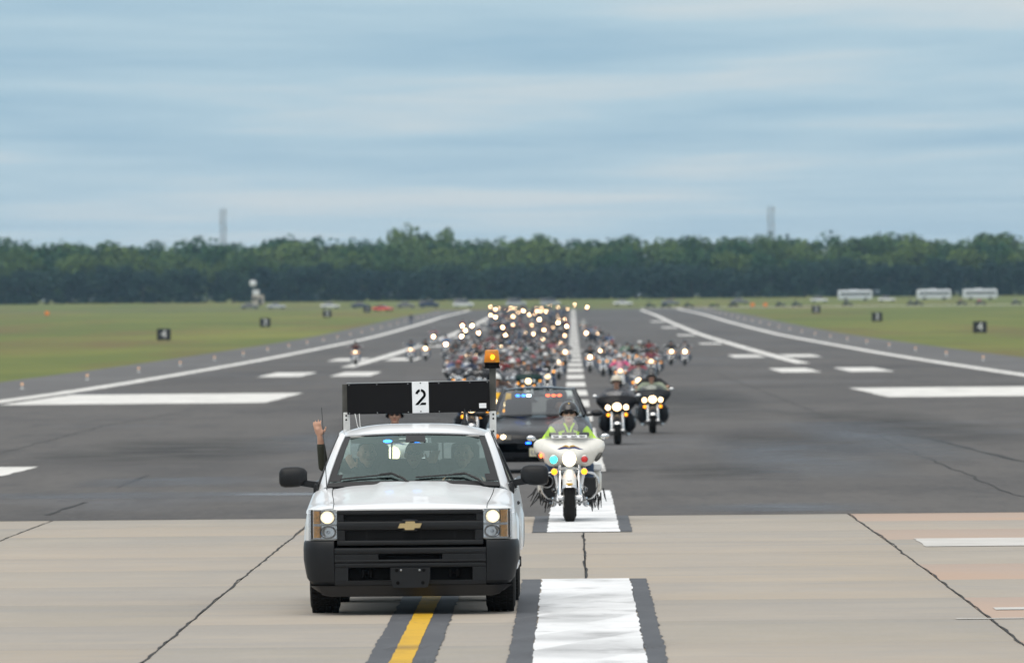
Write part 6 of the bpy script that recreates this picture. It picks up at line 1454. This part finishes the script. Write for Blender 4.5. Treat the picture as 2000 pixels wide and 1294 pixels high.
def put_far(p, lit):
    if any(abs(p.x-q.x) < .95 and abs(p.y-q.y) < 3.2 for q in taken): return
    taken.append(p); y = p.y+.82; bd = band_of(y); side = ('left of' if p.x < 0 else 'right of')+' the centreline'
    if p.x < -1: side = ('beside' if p.x > -4.5 else ('well left of' if p.x > -9 else 'farthest left of'))+' the centreline'
    kit = 'far' if y > 700 else rf.choice(['cruiser', 'naked', 'tourer', 'naked']); pc_, pn = rf.choice(paints); jc, jn = rf.choice(jackets); hc_, hn = rf.choice(helms); lt = 'lit' if lit else 'unlit'
    t = spawn(kit, (p.x, y, gz(y)), rf.uniform(-.02, .02), f'{lt} {pn} motorcycle in the {bd} pack, {side}', f'{bd} {lt} {pn} motorcycles {side}', pc_, off=not lit)
    ride(t, 'far' if y > 700 else rf.choice([0, 1]), f'rider in {jn} with {hn} helmet in the {bd} pack, {side}', f'{bd} {jn} {hn} riders {side}', jc, hc_)
for px, py in FARL:
    p = at(px, py, .86); p.x = X_at(px, p.y, .86); put_far(p, True)
for k in range(190):                     # the rest of the dense pack
    y = 330*(1900/330)**(rf.random()**1.25); s = FPX/y; lo_, hi_ = max(-9.5 if y < 600 else -14, -235/s), -1.2
    if y > 700: lo_ = max(-14.5, (955-1119)/s)
    put_far(Vector((rf.uniform(lo_, hi_), y, gz(y))), rf.random() < .06)
for k in range(10):
    y = rf.uniform(480, 900); put_far(Vector((rf.uniform(1.3, 4.5 if y < 650 else 2.4), y, gz(y))), False)
WHERE = ['farthest left by the runway end', 'second from the left by the runway end', 'at the end of the right edge line', 'in lime just right of the edge line', 'left of the orange markers', 'left one above the numeral 2 board', 'right one above the numeral 2 board', 'below the leftmost bus', 'left one left of the middle bus', 'right one left of the middle bus', 'left below the rightmost bus', 'at the right picture edge', 'in pink below the rightmost bus']
for k, (px, y) in enumerate(((1270, 2036), (1300, 2038), (1345, 2034), (1395, 2036), (1432, 2037), (1524, 2036), (1556, 2035), (1655, 2037), (1780, 2036), (1793, 2034), (1878, 2037), (1985, 2032), (1915, 2038))):
    x = X_at(px, y); t = spawn('far', (x, y, zg(y)+.024), R(90), f'dark motorcycle on the pale far taxiway {WHERE[k]}', 'motorcycles on the far taxiway', BLACK, off=True)
    ride(t, 'far', f'rider on the pale far taxiway {WHERE[k]}', 'riders on the far taxiway', JPINK if k == 12 else (JLIME if k == 3 else rf.choice(jackets)[0]), HB)
# a man standing on the left shoulder
cap = [((0, 0, 1.0), (.16, .11, .13), None, None, 0), ((0, 0, 1.02), (0, 0, 1.36), .13, .15, 0), ((-.17, 0, 1.42), (.17, 0, 1.42), .07, .07, 0), ((0, 0, 1.46), (0, -.01, 1.56), .055, .05, 1)] + head_caps((0, -.02, 1.66), 1, 3, 1, 0, False)
for s in (-1, 1): cap += [((s*.09, 0, .94), (s*.10, -.01, .50), .085, .06, 2), ((s*.10, -.01, .50), (s*.10, .02, .09), .058, .042, 2), ((s*.10, .02, .07), (s*.11, -.14, .045), .045, .038, 4), ((s*.21, 0, 1.40), (s*.25, .02, 1.12), .055, .045, 0), ((s*.25, .02, 1.12), (s*.24, -.06, .88), .043, .033, 0), ((s*.24, -.06, .86), (s*.24, -.07, .78), .036, .03, 1)]
st = fuse('person', cap, ['dark_shirt', 'skin', 'jeans', 'lips', 'boots'], .02, 3)
y = 1330; person('man in dark clothes standing on the left runway shoulder', st, (X_at(803, y), y, zg(y)+.014))

# ------------------------------------------------------------------ haze over the airfield
hz_m = bpy.data.materials.new('haze_air'); hz_m.use_nodes = True; n = hz_m.node_tree.nodes; n.clear()
vo = n.new('ShaderNodeOutputMaterial'); pv = n.new('ShaderNodeVolumePrincipled'); hz_m.node_tree.links.new(pv.outputs[0], vo.inputs['Volume'])
pv.inputs['Color'].default_value = (.50, .76, 1.0, 1); pv.inputs['Density'].default_value = .000045; pv.inputs['Anisotropy'].default_value = .0
hz = MB().box((0, 3000, 29), (6400, 7000, 64), 0).build('haze', 'rubber', None, fix=False); hz.data.materials[0] = hz_m; hz['kind'] = 'stuff'; tag(hz, 'thin pale air over the whole airfield', 'haze')
